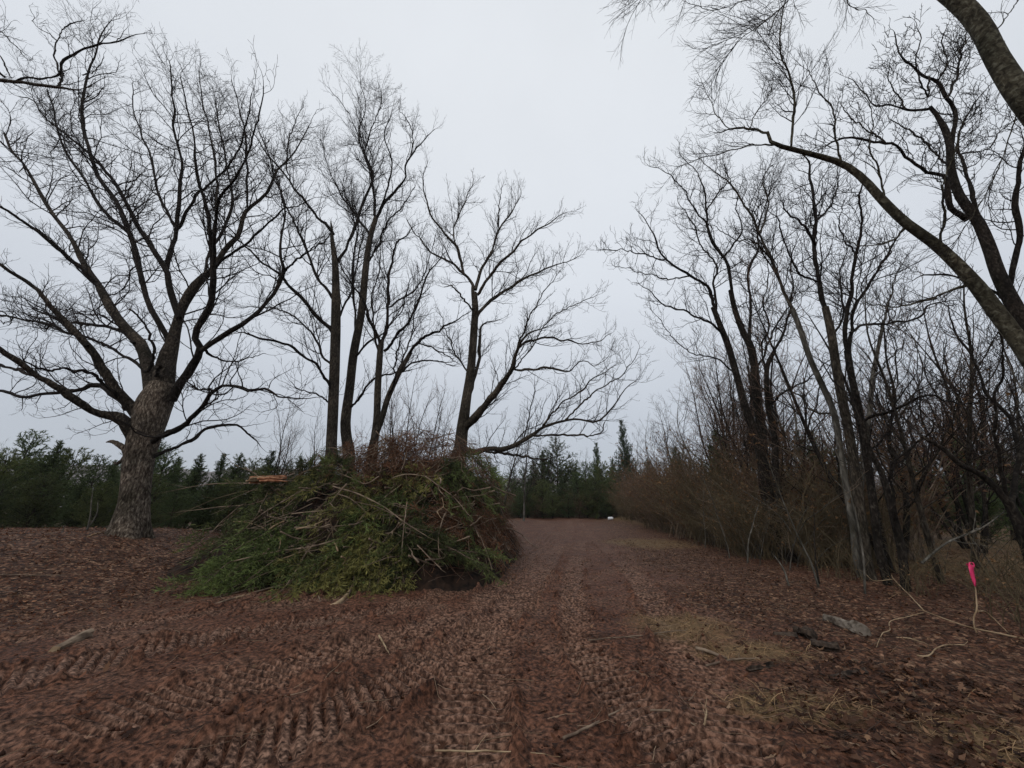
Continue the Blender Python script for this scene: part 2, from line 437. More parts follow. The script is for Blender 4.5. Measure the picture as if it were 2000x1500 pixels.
# distant wooded hills
xs = np.linspace(-440, 440, 90); ys = np.linspace(190, 430, 16)
XX, YY = np.meshgrid(xs, ys, indexing='ij')
ZZ = -3 + (26 + 14 * fbm(XX * 0.012, YY * 0.008, 4, 5) + 8 * sstep(100, -300, XX)) * sstep(190, 300, YY) + 3 * fbm(XX * 0.09, YY * 0.09, 2, 6)
ii = np.arange(len(xs) - 1)[:, None] * len(ys) + np.arange(len(ys) - 1)[None, :]
Qh = np.stack([ii, ii + len(ys), ii + len(ys) + 1, ii + 1], -1).reshape(-1, 4)
hm = varied('hill_woods', (0.13, 0.115, 0.115), (0.20, 0.18, 0.175), 0.08)
tag(mesh('hills', np.stack([XX, YY, ZZ], -1), Qh, None, hm), kind='structure')

# ------------------------------------------------------------------ traced bare trees
def trunk_mesh(acc, pts4, k=20, n=40, flare=0.0, rough=0.06, seed=0, jit=0.0):
    """pts4 (m,4): xyz radius; a thick tube with an uneven, fluted outline"""
    s = smooth_path(pts4, n, jit)
    V, Qd = tubes(s[None, :, :3], s[None, :, 3], k)
    V = V.reshape(n, k, 3); c = s[:, None, :3]
    a = np.arange(k)[None, :] * 2 * math.pi / k; h = np.linspace(0, 1, n)[:, None] * n * 0.25
    w = 1 + rough * (np.sin(a * 3 + seed + h * 0.35) * 0.5 + np.sin(a * 5 + h * 0.2 + seed * 2) * 0.35) + rough * 1.2 * (vnoise(np.cos(a) * 2 + seed + 50 + h * 0, h + np.sin(a) * 2, seed) - 0.5)
    if flare:
        fl = (np.exp(-np.linspace(0, 1, n)[:, None] * 6) * .4 + np.exp(-np.linspace(0, 1, n)[:, None] * 20) * 1.1) * flare * (0.45 + 0.55 * np.cos(a * 5 + seed) + .3 * np.cos(a * 3 + 1))
        w = w + fl
    V = c + (V - c) * w[..., None]
    acc.add(V.reshape(-1, 3), Qd)
    return s

def traced_tree(name, label, cat, group, base_Y, trunk, limbs, twig, seed, mats=('bark', 'limb', 'twig'), spread=2.5, ground=True, flare=0.0, trunk_r=0.72, limb_r=0.54, k=16):
    """trunk / limbs are lists of photo points (px, py, r px) carried to their own distance; twigs are grown from them"""
    r = np.random.default_rng(seed)
    tp = np.array(trunk, float)
    n = len(tp)
    P, tt = at(tp[:, 0], tp[:, 1], np.full(n, float(base_Y)))
    Rw = tp[:, 2] / F * tt * trunk_r
    base = P[0].copy()
    if ground:
        gz = float(base_h(P[0:1, 0], P[0:1, 1])[0]) - 0.25
        if gz < P[0, 2]:
            d_ = P[1] - P[0]; low = P[0] + np.array([-d_[0], -d_[1], 0]) * 0.0; low[2] = gz
            P = np.concatenate([[low], P]); Rw = np.concatenate([[Rw[0] * 1.12], Rw])
        base = P[0].copy(); base[2] = gz + 0.25
    root = empty(name, base, label, cat, group)
    a = Acc(); s = trunk_mesh(a, np.c_[P, Rw], k, 44, flare, 0.07, seed % 17)
    a.build('trunk', M[mats[0]], root, base)
    polyP = []; polyR = []
    for li, lb in enumerate(limbs):
        dz = lb[0]; lp = np.array(lb[1:], float)
        arc = np.concatenate([[0], np.cumsum(np.hypot(np.diff(lp[:, 0]), np.diff(lp[:, 1])))]); arc = arc / arc[-1]
        d0 = base_Y + dz[0]; Yd = d0 + (dz[1] - dz[0]) * arc
        LP, lt = at(lp[:, 0], lp[:, 1], Yd); LR = lp[:, 2] / F * lt * (limb_r + (trunk_r - limb_r) * np.clip((lp[:, 2] - 7) / 8, 0, 1))
        ln = np.linalg.norm(np.diff(LP, axis=0), axis=1).sum()
        q = smooth_path(np.c_[LP, LR], 34, min(.055, .0034 * base_Y), r)
        q[:, 3] *= 1 + np.convolve(r.normal(0, .16, 36), [.33, .34, .33], 'valid')
        q[:, 3] = np.maximum(q[:, 3], 0.006)
        ac = Acc(); V, Qd = tubes(q[None, :, :3], q[None, :, 3], 8 if LR[0] > 0.05 else 6); ac.add(V, Qd)
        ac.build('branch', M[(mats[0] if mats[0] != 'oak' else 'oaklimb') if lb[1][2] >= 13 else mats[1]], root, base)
        polyP.append(q[:, :3]); polyR.append(q[:, 3])
    PP = np.stack(polyP); RR = np.stack(polyR)
    c = twig
    A1, R1 = grow(PP, RR, c.get('s1', 0.45), c.get('t0', 0.12), 1.0, c.get('f1', 0.24), c.get('m1', 0.4), c.get('l1', 3.0), c.get('a1', (25, 62)), 8, c.get('up', 0.07), c.get('wig', 0.2), 0.5, 0.009, 0.006, r)
    A2, R2 = grow(A1, R1, c.get('s2', 0.24), 0.12, 1.0, c.get('f2', 0.5), 0.25, c.get('l2', 1.4), c.get('a2', (25, 60)), 5, c.get('up', 0.07), c.get('wig', 0.2) * 1.25, 0.65, 0.008, c.get('r2', 0.005), r)
    A3, R3 = grow(A2, R2, c.get('s3', 0.16), 0.15, 1.0, c.get('f3', 0.5), c.get('m3', 0.16), c.get('l3', 0.6), c.get('a3', (25, 60)), 3, c.get('up', 0.07), c.get('wig', 0.2) * 1.1, 0.8, 0.008, c.get('r3', 0.0045), r)
    ac = Acc()
    for A_, R_, k_ in ((A1, R1, 4), (A2, R2, 3), (A3, R3, 3)):
        V, Qd = tubes(A_, R_, k_); ac.add(V, Qd)
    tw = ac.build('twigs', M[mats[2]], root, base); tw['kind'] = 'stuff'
    print(name, 'twigs', len(A1), len(A2), len(A3), 'tris', sum(len(q_) for q_ in ac.Q) * 2)
    return root, PP, A2

# the big oak ----------------------------------------------------
OY = 12.0
oak_limbs = [
 ((0, 3.0), (297,770,17), (294,752,17), (290,721,16), (276,675,14), (245,640,12), (217,595,10), (189,553,9), (168,522,7), (147,480,6), (105,420,5), (77,378,4.4), (49,325,3.6), (21,294,3), (10,262,2.6)),
 ((1.2, -1.0), (189,553,6), (157,525,5.5), (91,465,4.5), (45,434,3.8), (0,402,3.2), (-40,382,2)),
 ((0, -2.6), (285,828,17), (259,798,14), (224,756,12), (196,714,11), (164,668,9), (119,623,7), (77,570,5.5), (24,532,4.5), (-40,490,3)),
 ((0, -4.0), (268,866,17), (259,847,16), (245,826,14), (217,812,11), (175,798,10), (140,777,10), (115,759,9), (70,735,8), (35,707,7.5), (0,679,7), (-70,630,5), (-150,570,2)),
 ((0, 2.0), (245,800,8), (238,784,8), (210,760,7), (189,752,7), (150,763,5.5), (105,770,5), (52,775,4.6), (0,763,4), (-60,765,2)),
 ((-1.5, 0.0), (70,735,5), (30,722,4.5), (0,712,4), (-50,700,2)),
 ((-1.2, 1.6), (170,676,4.5), (158,658,4), (130,648,4), (105,637,3.6), (52,626,3), (0,618,2.6), (-60,612,1.5)),
 ((-.5, -3.4), (228,775,4.5), (210,752,4), (182,731,4), (140,723,3.6), (87,721,3), (40,700,1.6)),
 ((.3, 3.8), (262,670,5), (238,647,4.5), (210,640,4.4), (157,630,4), (115,623,3), (60,600,1.6)),
 ((0, 2.4), (285,728,5), (273,717,4.5), (245,696,4), (217,679,4), (175,661,3.2), (140,644,2.5), (90,610,1.4)),
 ((0, 0.5), (318,775,21), (322,749,21), (329,700,17), (340,658,15), (350,620,13), (367,577,12), (395,543,10), (416,528,8), (440,485,7), (466,455,6), (483,410,4.6), (518,378,3.6), (539,336,3), (552,322,2.6), (580,290,2), (604,245,1.4)),
 ((0, -3.2), (335,782,12), (350,752,11.5), (378,710,10), (396,682,9), (385,655,8), (400,615,8), (410,595,8), (416,525,8), (413,455,6), (402,402,5), (388,350,4), (383,300,3), (378,262,2.4), (362,200,1.8), (350,150,1.2)),
 ((-1.5, -1.0), (392,686,8), (420,665,7.5), (455,644,7), (490,623,6), (525,588,5.5), (546,553,5), (556,528,4.5), (547,490,3.5), (549,450,3), (556,405,2.6), (540,350,2), (520,290,1.6), (500,235,1.2)),
 ((-1, -3.0), (552,535,3.4), (575,510,3), (600,490,2.6), (638,468,1.6)),
 ((0, 1.8), (335,680,9), (329,665,8.5), (308,630,7.5), (287,595,7), (276,553,6.5), (269,525,6.5), (252,462,6), (228,395,6), (196,350,5.5), (182,315,5), (165,262,4.4), (158,210,3.8), (165,175,3.5), (175,133,2.6), (186,105,2), (196,70,1.6), (215,35,1)),
 ((1, 4.0), (276,553,5), (268,492,5), (252,455,4.6), (210,420,4.2), (192,395,4), (154,336,3.4), (133,305,3), (112,252,2.6), (102,210,2), (91,175,1.4)),
 ((0, 3.2), (350,622,9), (343,600,9), (332,565,8.5), (326,525,8), (300,490,6.5), (266,437,6), (238,378,5), (196,322,4), (157,287,3), (119,255,2.6), (84,224,2), (60,192,1.6), (36,186,1)),
 ((1, 0.8), (326,525,7), (329,507,7), (340,470,6), (346,440,5.5), (350,378,4.6), (353,315,3.8), (341,262,3), (340,210,2.4), (336,175,2), (332,118,1.2)),
 ((1, 4.4), (345,446,4.4), (336,430,4), (308,378,3.4), (297,315,3), (280,270,2.2), (259,210,1.6), (261,165,1)),
 ((1, -1.5), (346,448,4.4), (371,402,4), (392,371,3.4), (430,340,2.8), (460,300,2.2), (480,240,1.8), (490,180,1.2)),
 ((-2.4, -5.0), (415,520,5), (418,480,4.5), (430,395,4), (462,357,3.4), (480,308,2.6), (504,224,1.8), (518,175,1.2)),
 ((-2.4, -.5), (416,455,4), (424,406,3.6), (420,315,2.8), (406,245,2), (392,175,1.5), (385,135,1)),
 ((0, -2.6), (418,526,4.6), (440,505,4), (472,483,3.4), (507,451,3), (553,413,2.4), (604,392,1.4)),
 ((0.2, 1.5), (483,410,3.4), (483,350,3), (480,280,2.4), (472,228,1.8), (450,155,1)),
 ((1, 5.0), (400,540,5), (408,500,4.5), (440,440,4), (452,380,3.4), (440,300,2.4), (425,230,1.8), (415,170,1)),
 ((0, -3.5), (292,868,9), (325,847,8.5), (360,833,8), (388,805,7), (413,770,6), (437,754,5), (462,756,4.5), (490,763,4), (525,760,3.4), (546,777,2.6), (574,779,2), (616,775,1.2)),
 ((-2, -4.8), (415,766,3), (390,756,2.6), (372,752,2), (360,742,1.5)),
 ((0, 2.6), (300,892,6), (308,889,6), (340,875,5), (378,854,4.6), (413,833,4), (462,831,3), (490,850,2.2), (511,870,1.2)),
 ((-1.5, 0.5), (398,680,4), (420,697,3), (445,708,2.4), (480,700,1.5), (520,690,1)),
 ((0, -1), (290,725,4), (300,700,4), (296,660,3.5), (280,630,3), (262,610,2.4), (250,600,1.5)),
 ((0, -1.0), (303,740,5), (308,722,4.5), (310,715,3.5)),
]
oak_trunk = [(250,1036,40), (255,1015,36), (262,980,31), (266,950,29), (271,910,31), (276,880,32), (287,840,35), (298,800,37), (310,772,34), (320,748,24)]
oak_twig = dict(m1=.8, s1=0.42, s2=0.25, s3=0.165, f1=0.27, l1=2.6, l2=1.3, l3=0.55, wig=0.22, up=0.08, a1=(22,58))
oak, oakP, oakA2 = traced_tree('oak_tree', 'huge wide-crowned bare oak with grey flaky trunk on the leafy rise', 'tree', None, OY, oak_trunk, oak_limbs, oak_twig, 11, ('oak', 'limb', 'twig'), flare=0.35, k=40, trunk_r=.76, limb_r=.66)
# torn snag stubs on the left side of the trunk
bo = np.array(oak.location)
for pts in ([(250,888,7), (240,872,6.5), (228,864,5), (216,861,3.5), (207,864,1)], [(245,892,4.5), (236,900,3.5), (228,905,3.5), (223,903,2)]):
    p = np.array(pts, float); P_, t_ = at(p[:, 0], p[:, 1], np.full(len(p), OY - 0.1))
    ac = Acc(); q = smooth_path(np.c_[P_, p[:, 2] / F * t_ * .85], 14, 0.02); V, Qd = tubes(q[None, :, :3], q[None, :, 3], 8); ac.add(V, Qd)
    so = ac.build('broken_stub', M['oak'], oak, bo)

# oak limb that reaches in from the left --------------------------
traced_tree('oak_tree', 'bare tree beyond the left edge, its black limb reaching into the upper left corner', 'tree', None, 9.5,
 [(-700,1080,34), (-620,800,30), (-520,500,24), (-420,300,16), (-330,150,10)],
 [((0, 0), (-480,420,14), (-300,250,9), (-150,150,7), (-70,148,6.5), (0,156,6.2), (35,160,6), (75,166,5), (115,169,4.4), (161,179,2)),
  ((0, -.6), (30,160,4), (60,152,3.4), (100,152,3.2), (118,140,3.6), (130,118,3.6), (154,101,3.4), (189,87,3), (220,84,2.4), (245,77,2), (283,61,1)),
  ((0, .4), (112,168,3.2), (119,158,3.2), (122,140,3)),
  ((0, .6), (116,146,2.4), (108,105,2.4), (112,77,2), (130,50,1.6), (160,38,1)),
  ((0, 0), (112,80,1.6), (95,65,1.3), (70,50,1), (62,25,.8)),
  ((0, .8), (-60,148,5), (-10,135,4.4), (8,150,4)),
  ((0, 1.2), (22,152,2.4), (5,118,2.2), (-20,60,2), (-40,0,1.5)),
  ((0, -1), (-120,150,4), (-60,90,3), (-10,60,2), (20,80,1.4), (55,118,.9)),
  ((0, -.5), (160,146,1.6), (190,135,1.4), (205,110,1))],
 dict(s1=0.5, s2=0.3, s3=0.2, f1=0.2, l1=1.3, l2=0.8, l3=0.4, t0=0.3, wig=0.26, up=0.02), 12, ('bark', 'limb', 'twig'))

# the tall group behind the brush pile ----------------------------
BY = 17.0
tw = dict(m1=1.1, s1=0.34, s2=0.22, s3=0.165, f1=0.32, l1=2.8, l2=1.3, l3=0.6, wig=0.17, up=0.11, r3=0.0048, r2=0.0055, a1=(22,52), a2=(22,52))
traced_tree('bare_tree', 'tall straight bare tree with a broken top, leftmost trunk behind the brush pile', 'tree', 'bare trees behind the brush pile', BY,
 [(644,905,15), (647,860,14), (650,800,13.5), (654,700,13), (656,600,11.5), (655,520,8), (649,470,5), (648,445,3), (646,432,1)],
 [((0, 2), (656,515,7), (662,506,6.5), (678,482,6), (694,442,5), (710,390,4.5), (730,346,3.6), (722,320,3), (706,290,2.6), (702,250,2), (714,210,1.6), (703,150,1)),
  ((0, -2), (706,290,2), (690,240,1.6), (668,200,1.2), (640,170,.8)),
  ((0, -2), (652,458,5), (640,440,5), (622,426,4.5), (582,378,4), (546,330,3), (515,295,2.2), (490,250,1.2)),
  ((0, 2.5), (566,352,2.6), (560,300,2.4), (575,240,1.6), (590,210,1)),
  ((0, 1.5), (654,590,6), (640,566,5.5), (622,546,5), (602,498,4.4), (582,446,3.6), (562,410,2.6), (545,360,1.6), (530,310,1)),
  ((0, -2.5), (652,655,8), (646,642,7.5), (610,610,7), (578,570,6), (550,542,5), (510,510,4), (478,482,3), (450,458,1.5)),
  ((0, -3.5), (647,770,6), (642,755,5.5), (618,712,5), (598,698,5), (550,670,4.6), (498,658,3.6), (466,650,2), (440,642,1)),
  ((0, 3), (650,720,4.5), (630,690,4), (600,640,3.4), (560,610,2.8), (520,600,2), (480,600,1.2)),
  ((0, -1), (648,790,3), (620,770,2.6), (590,762,2), (565,745,1.2)),
  ((0, 3), (654,640,4), (672,600,3.6), (690,560,3), (700,500,2.4), (712,450,1.6), (718,400,1))], tw, 21)
traced_tree('bare_tree', 'tallest bare tree behind the brush pile, leaning right beside the broken-topped one', 'tree', 'bare trees behind the brush pile', BY + 1,
 [(681,905,17), (678,864,14), (675,824,13), (683,760,11.5), (691,692,11), (706,612,10), (714,530,8.5), (722,470,7), (734,426,6)],
 [((0, -2), (731,432,5.5), (745,405,5), (762,386,4.5), (786,354,4), (802,306,3), (826,274,2), (850,252,1)),
  ((0, 1.5), (802,306,2.4), (806,262,2), (794,234,1.5), (778,216,.9)),
  ((0, 1.5), (734,430,5), (732,400,4.6), (730,378,4.2), (726,338,3.6), (712,300,3), (725,250,2), (745,200,1.4), (742,168,.9)),
  ((0, 3.5), (724,470,4.4), (706,438,4), (686,406,3), (656,362,2.4), (640,325,1.5), (628,270,1)),
  ((0, 3), (698,655,5), (692,600,4.5), (690,540,4), (694,480,3), (700,440,2), (685,380,1.2)),
  ((0, -3), (735,425,3.4), (760,360,3), (765,310,2.4), (750,260,1.8), (770,210,1)),
  ((0, -3), (692,700,4), (720,670,3.4), (760,640,2.6), (790,590,2), (800,540,1.2)),
  ((0, -2), (680,800,5), (700,780,4.5), (724,745,3.6), (762,730,3), (800,725,2)),
  ((0, 3), (716,520,4), (738,480,3.4), (760,430,2.6), (790,400,2), (812,360,1.2))], tw, 22)
traced_tree('bare_tree', 'slender bare tree standing third from the left behind the brush pile, forking high', 'tree', 'bare trees behind the brush pile', BY - 0.5,
 [(727,905,13), (730,872,11.5), (736,820,9.5), (738,760,9), (742,690,8), (745,665,7)],
 [((0, 1), (744,675,6.5), (758,622,6), (758,550,5), (766,510,4), (774,478,3), (790,462,2), (812,438,1)),
  ((0, -2), (742,675,5.5), (726,634,5), (710,590,4), (686,550,3), (662,514,2), (645,480,1)),
  ((0, -2.4), (750,686,5.4), (782,646,5), (810,606,4.4), (834,538,3), (858,510,2), (880,480,1)),
  ((0, 2.5), (760,600,3.6), (790,580,3), (815,560,2.4), (830,530,1.8), (850,460,1)),
  ((0, 1.5), (741,700,4), (730,640,3.4), (728,580,3), (742,520,2), (745,470,1.2))], tw, 23)
traced_tree('bare_tree', 'bare tree behind the brush pile sweeping up to the right in a long arc', 'tree', 'bare trees behind the brush pile', BY - 1,
 [(722,905,11), (730,860,9.5), (746,816,8), (758,776,7.5), (778,732,6.5), (802,688,5.5)],
 [((0, -1), (798,694,5.2), (818,668,5), (834,656,4.4), (874,636,3.4), (900,620,2), (930,600,1)),
  ((0, 2), (780,728,3.6), (810,708,3.2), (850,704,2.4), (892,716,1.2)),
  ((0, -2), (818,670,3), (862,688,2.4), (895,712,1)),
  ((0, 2.4), (770,750,3.2), (790,690,3), (805,640,2.4), (812,590,1.8), (840,560,1)),
  ((0, -2.5), (757,778,3.4), (770,740,3), (775,680,2.4), (790,640,1.6))], tw, 24)
# tree with the long low limb over the track
traced_tree('bare_tree', 'spreading bare tree at the pile\'s right end, long low limbs reaching over the track', 'tree', None, 18.0,
 [(893,910,22), (899,880,18), (903,840,16), (907,810,14.5), (914,760,12), (922,700,11), (926,640,10), (928,602,9), (926,572,8)],
 [((0, 1), (926,578,7), (918,550,6), (906,534,5.5), (882,514,4.5), (850,498,3.4), (822,470,2.6), (794,430,1.4)),
  ((0, -2), (908,538,5), (894,490,4.5), (874,462,4), (846,426,3), (830,386,2.2), (826,346,1.4), (838,322,.8)),
  ((0, 2.5), (896,492,3), (886,450,2.6), (905,400,2), (925,352,1)),
  ((0, 2), (929,566,6), (938,530,5.4), (958,498,4.6), (974,450,3.4), (1002,410,2.2), (1020,372,1)),
  ((1, -1), (974,450,2.8), (974,410,2), (980,362,1)),
  ((0, -2.5), (932,576,5.4), (945,555,5), (970,522,4.6), (1002,494,4), (1026,466,3.2), (1074,434,2), (1110,412,1)),
  ((0, 3), (930,622,6.6), (940,606,6), (958,586,5.6), (990,566,5), (1030,542,4), (1074,522,2.6), (1130,500,1.2)),
  ((0, 1), (918,768,7), (928,730,6.4), (937,700,6), (936,655,5), (945,630,3), (978,625,1.2)),
  ((0, -3.5), (906,840,12), (914,830,11.5), (938,804,11), (970,764,10), (998,720,8), (1010,680,6), (1030,652,4), (1062,640,1.6)),
  ((-1, -1), (1004,700,4.4), (1026,668,4.2), (1074,660,3.6), (1122,668,2.6), (1154,672,2), (1194,650,1)),
  ((-2, -4.5), (997,722,5), (1042,720,4.5), (1090,720,3.8), (1112,724,2.6), (1130,704,2), (1158,712,1.6), (1192,700,.8)),
  ((-2, -4.0), (1010,684,4), (1026,640,3.6), (1045,600,2.6), (1062,570,1.8), (1090,530,1)),
  ((0, -4.5), (906,876,11), (930,882,9.5), (954,878,8.5), (1002,872,8), (1038,848,7), (1062,832,6), (1098,820,4.6), (1136,820,4), (1170,818,3.4), (1202,792,2.4), (1242,740,1.2)),
  ((-3, -2.5), (1040,850,4.4), (1070,852,4), (1106,850,3.6), (1170,848,3), (1179,824,1.6)),
  ((-1, 1), (950,882,5), (985,886,4.4), (1018,892,4), (1066,900,2.6)),
  ((-3, -6.5), (1060,834,3.8), (1090,792,3.2), (1130,768,2.6), (1162,740,2), (1214,708,1)),
  ((-3, -5), (1104,820,3), (1154,772,2.6), (1210,736,2), (1250,688,1)),
  ((-2, -5), (1000,725,3), (1030,690,2.6), (1080,620,2), (1130,590,1.4), (1165,580,.8)),
  ((0, 3), (920,735,3), (895,700,2.6), (875,660,2), (860,610,1.2)),
  ((0, -2), (928,610,3.6), (905,585,3), (888,560,2.4), (870,560,1.4))],
 dict(m1=1.0, s1=0.29, s2=0.21, s3=0.165, f1=0.30, l1=2.4, l2=1.2, l3=0.55, wig=0.18, up=0.10, r3=0.0048, r2=0.0055, a1=(22,55), a2=(22,52)), 25, ('bark', 'bark', 'twig'), flare=0.2)

# right-hand trees -------------------------------------------------
kn = dict(s1=0.24, s2=0.20, s3=0.16, f1=0.30, l1=2.0, l2=1.0, l3=0.42, wig=0.24, up=0.14, r3=0.0048, r2=0.006, a1=(28, 65), a2=(28, 60))
DY = 14.0
traced_tree('bare_tree', 'dark bare tree in the thicket, its crown bent furthest left toward the track', 'tree', 'bare trees along the right edge of the track', DY,
 [(1500,960,13), (1491,916,12), (1479,856,11), (1457,800,10), (1440,737,8.5), (1423,677,8), (1406,634,7), (1393,600,6.5)],
 [((0, -1.5), (1397,608,6), (1389,567,5.4), (1370,550,4.8), (1346,538,4.4), (1308,512,3.8), (1286,486,3), (1274,452,2.2), (1248,410,1.2)),
  ((-1, -3), (1300,506,3), (1265,500,2.4), (1230,490,1.8), (1175,488,1)),
  ((-1, -1), (1346,540,2.8), (1300,545,2.2), (1250,530,1.6), (1200,520,.9)),
  ((0, -2), (1420,668,4.4), (1414,651,4.2), (1376,626,3.8), (1329,604,3.2), (1299,597,2.6), (1278,576,2), (1244,552,1)),
  ((0, 1.5), (1398,610,4), (1392,560,3.6), (1400,520,3), (1370,480,2.4), (1350,430,1.8), (1320,390,1)),
  ((0, 2), (1440,735,3.4), (1400,700,2.8), (1350,690,2), (1310,650,1.6), (1270,600,1))], kn, 31, ('darkbark', 'limb', 'twig'))
traced_tree('bare_tree', 'straight dark bare trunk in the thicket, its twisting top reaching the arching mossy limb', 'tree', 'bare trees along the right edge of the track', DY + 0.6,
 [(1495,960,14), (1490,899,13), (1487,839,12), (1479,779,11), (1474,719,10), (1466,677,9), (1449,643,7.5), (1434,600,6.5), (1427,567,6)],
 [((0, 0), (1428,572,5.6), (1419,512,5), (1393,478,5), (1382,435,4.4), (1380,405,3.4), (1376,375,2.6), (1360,335,1.6), (1325,300,.9)),
  ((0, 2), (1466,680,6), (1465,640,5.6), (1464,600,5), (1461,533,4.2), (1479,490,3.6), (1482,440,3), (1500,380,2), (1512,335,1)),
  ((0, -1.5), (1384,440,3), (1350,400,2.6), (1330,360,2), (1290,330,1.4), (1262,320,.8)),
  ((0, 1.5), (1381,410,2.6), (1400,380,2.4), (1420,350,1.8), (1410,310,1)),
  ((0, -2), (1416,500,3.4), (1440,465,3), (1450,440,2.2), (1440,400,1.6), (1450,350,1)),
  ((0, 2), (1476,720,4), (1497,680,3.6), (1513,640,3), (1540,600,2.4), (1560,560,1.5))], kn, 32, ('darkbark', 'limb', 'twig'))
traced_tree('bare_tree', 'thin dark bare tree just right of the two stout trunks in the thicket', 'tree', 'bare trees along the right edge of the track', DY - 0.6,
 [(1520,960,9), (1515,916,8), (1513,856,7.5), (1500,792,6.5), (1498,719,6), (1513,685,5)],
 [((0, 1), (1508,695,4.6), (1513,685,4.6), (1530,643,4), (1542,604,3.6), (1550,560,2.6), (1545,510,1.8), (1560,460,1)),
  ((0, -1), (1499,725,3.6), (1488,680,3.2), (1500,640,3), (1490,590,2.4), (1500,540,1.6), (1490,480,1)),
  ((0, -2), (1500,790,3.4), (1540,760,3), (1580,740,2.4), (1620,700,1.6))], kn, 33, ('darkbark', 'limb', 'twig'))
EY = 10.0
traced_tree('bare_tree', 'slim bare stem curving far left out of the clump of trunks at the woods edge', 'tree', 'clump of trunks at the edge of the woods', EY + 0.3,
 [(1672,1085,8.5), (1668,1040,8.5), (1658,984,8), (1641,877,7.5), (1628,805,7.2), (1602,745,7), (1581,698,6.6), (1564,647,6.2), (1548,604,6)],
 [((0, 1), (1552,612,6), (1525,555,5.4), (1504,503,4.8), (1483,452,4.2), (1457,410,3.4), (1432,367,2.8), (1397,337,2), (1368,316,1)),
  ((0, -1.5), (1505,505,3.2), (1470,470,2.8), (1440,470,2.2), (1410,450,1.5), (1390,440,1)),
  ((0, 2), (1486,455,3), (1500,400,2.6), (1490,350,2), (1510,320,1.2)),
  ((0, 1.5), (1630,812,4), (1580,800,3.4), (1562,770,2.6), (1530,760,1.8))], kn, 34, ('greybark', 'bark', 'twig'))
traced_tree('bare_tree', 'thickest grey-brown trunk of the clump at the woods edge, rising almost straight', 'tree', 'clump of trunks at the edge of the woods', EY,
 [(1692,1095,12.5), (1688,1060,12), (1675,963,11.5), (1660,856,11), (1643,771,10.5), (1632,707,10), (1624,651,9.5), (1612,600,8)],
 [((0, 1), (1614,606,7.4), (1598,555,7), (1590,469,6), (1594,427,5), (1585,363,4), (1577,320,3), (1566,300,1.4)),
  ((0, -1.5), (1592,480,4), (1570,440,3.6), (1545,420,3), (1532,405,2), (1525,380,1.2)),
  ((0, 2), (1595,430,3.4), (1620,405,3), (1635,370,2.4), (1640,340,1.4)),
  ((0, -1), (1596,550,4), (1560,530,3.4), (1530,470,2.8), (1520,430,2), (1500,410,1.2)),
  ((0, 2), (1625,660,4), (1645,620,3.6), (1640,560,3), (1645,520,2), (1660,470,1.2))], kn, 35, ('bark', 'limb', 'twig'))
traced_tree('bare_tree', 'right-hand trunk of the clump at the woods edge, forking into two upright limbs', 'tree', 'clump of trunks at the edge of the woods', EY - 0.4,
 [(1722,1095,10), (1716,1069,9.5), (1700,941,9), (1680,813,8.5), (1662,728,8), (1655,685,7.6)],
 [((0, -1), (1655,690,7), (1650,640,6.6), (1662,576,6), (1675,491,5), (1683,448,4.2), (1681,384,3), (1690,340,1.5)),
  ((0, 1), (1657,690,6), (1664,643,5.4), (1672,598,5), (1709,538,4.2), (1743,482,3), (1765,440,1.6)),
  ((0, -2), (1676,495,3), (1650,470,2.6), (1640,430,2), (1650,390,1.2)),
  ((0, 1.6), (1660,650,4), (1690,634,4.2), (1747,631,4), (1799,619,3.4), (1816,597,2.6), (1867,585,1.4)),
  ((0, -2.6), (1676,830,5.6), (1700,815,5.4), (1747,800,5), (1803,771,4), (1850,783,3), (1918,792,1.8))], kn, 36, ('darkbark', 'limb', 'twig'))
traced_tree('bare_tree', 'pale grey leaning stem crossing the clump of trunks at the woods edge', 'tree', 'clump of trunks at the edge of the woods', EY + 1.2,
 [(1672,1090,7), (1680,960,6.5), (1692,860,6), (1700,792,5.6), (1706,728,5), (1726,626,3.6)],
 [((0, 1), (1722,640,3.4), (1735,590,3), (1750,540,2), (1770,500,1)),
  ((0, -1), (1704,740,3), (1740,700,2.4), (1770,670,1.6))], kn, 37, ('greybark', 'greybark', 'twig'))
traced_tree('bare_tree', 'crooked black trunk right of the clump, bending left into a low elbow', 'tree', None, 9.0,
 [(1775,1165,11), (1769,1146,10.5), (1760,1069,9.5), (1739,984,8), (1722,924,7), (1696,873,6), (1683,822,5)],
 [((0, -1), (1748,1040,5), (1744,984,4.6), (1743,911,4.4), (1769,882,4), (1799,858,3.6), (1830,830,2)),
  ((0, 1), (1685,830,4), (1660,780,3.4), (1625,740,2.6), (1600,700,1.6)),
  ((0, 1), (1700,880,3.4), (1740,840,2.8), (1780,780,2.2), (1800,740,1.4))], kn, 38, ('darkbark', 'limb', 'twig'))
traced_tree('bare_tree', 'dark bent tree at the right edge with its limb arching down left to the ground', 'tree', None, 7.5,
 [(2035,1150,15), (2000,1050,13), (1982,1005,12), (1961,971,9), (1918,929,7), (1875,907,6), (1842,877,5.4), (1799,852,4)],
 [((0, 1), (1975,990,8), (1990,900,7), (1975,820,6), (1930,770,5), (1900,700,4), (1870,650,3), (1850,600,1.6)),
  ((0, -1), (1970,980,6), (1950,880,5), (1940,800,4.4), (1960,720,3.4), (1950,640,2)),
  ((0, 1.5), (1800,855,3.4), (1770,820,3), (1740,790,2.2), (1730,750,1.2))], dict(kn, s1=.3), 39, ('darkbark', 'limb', 'twig'))
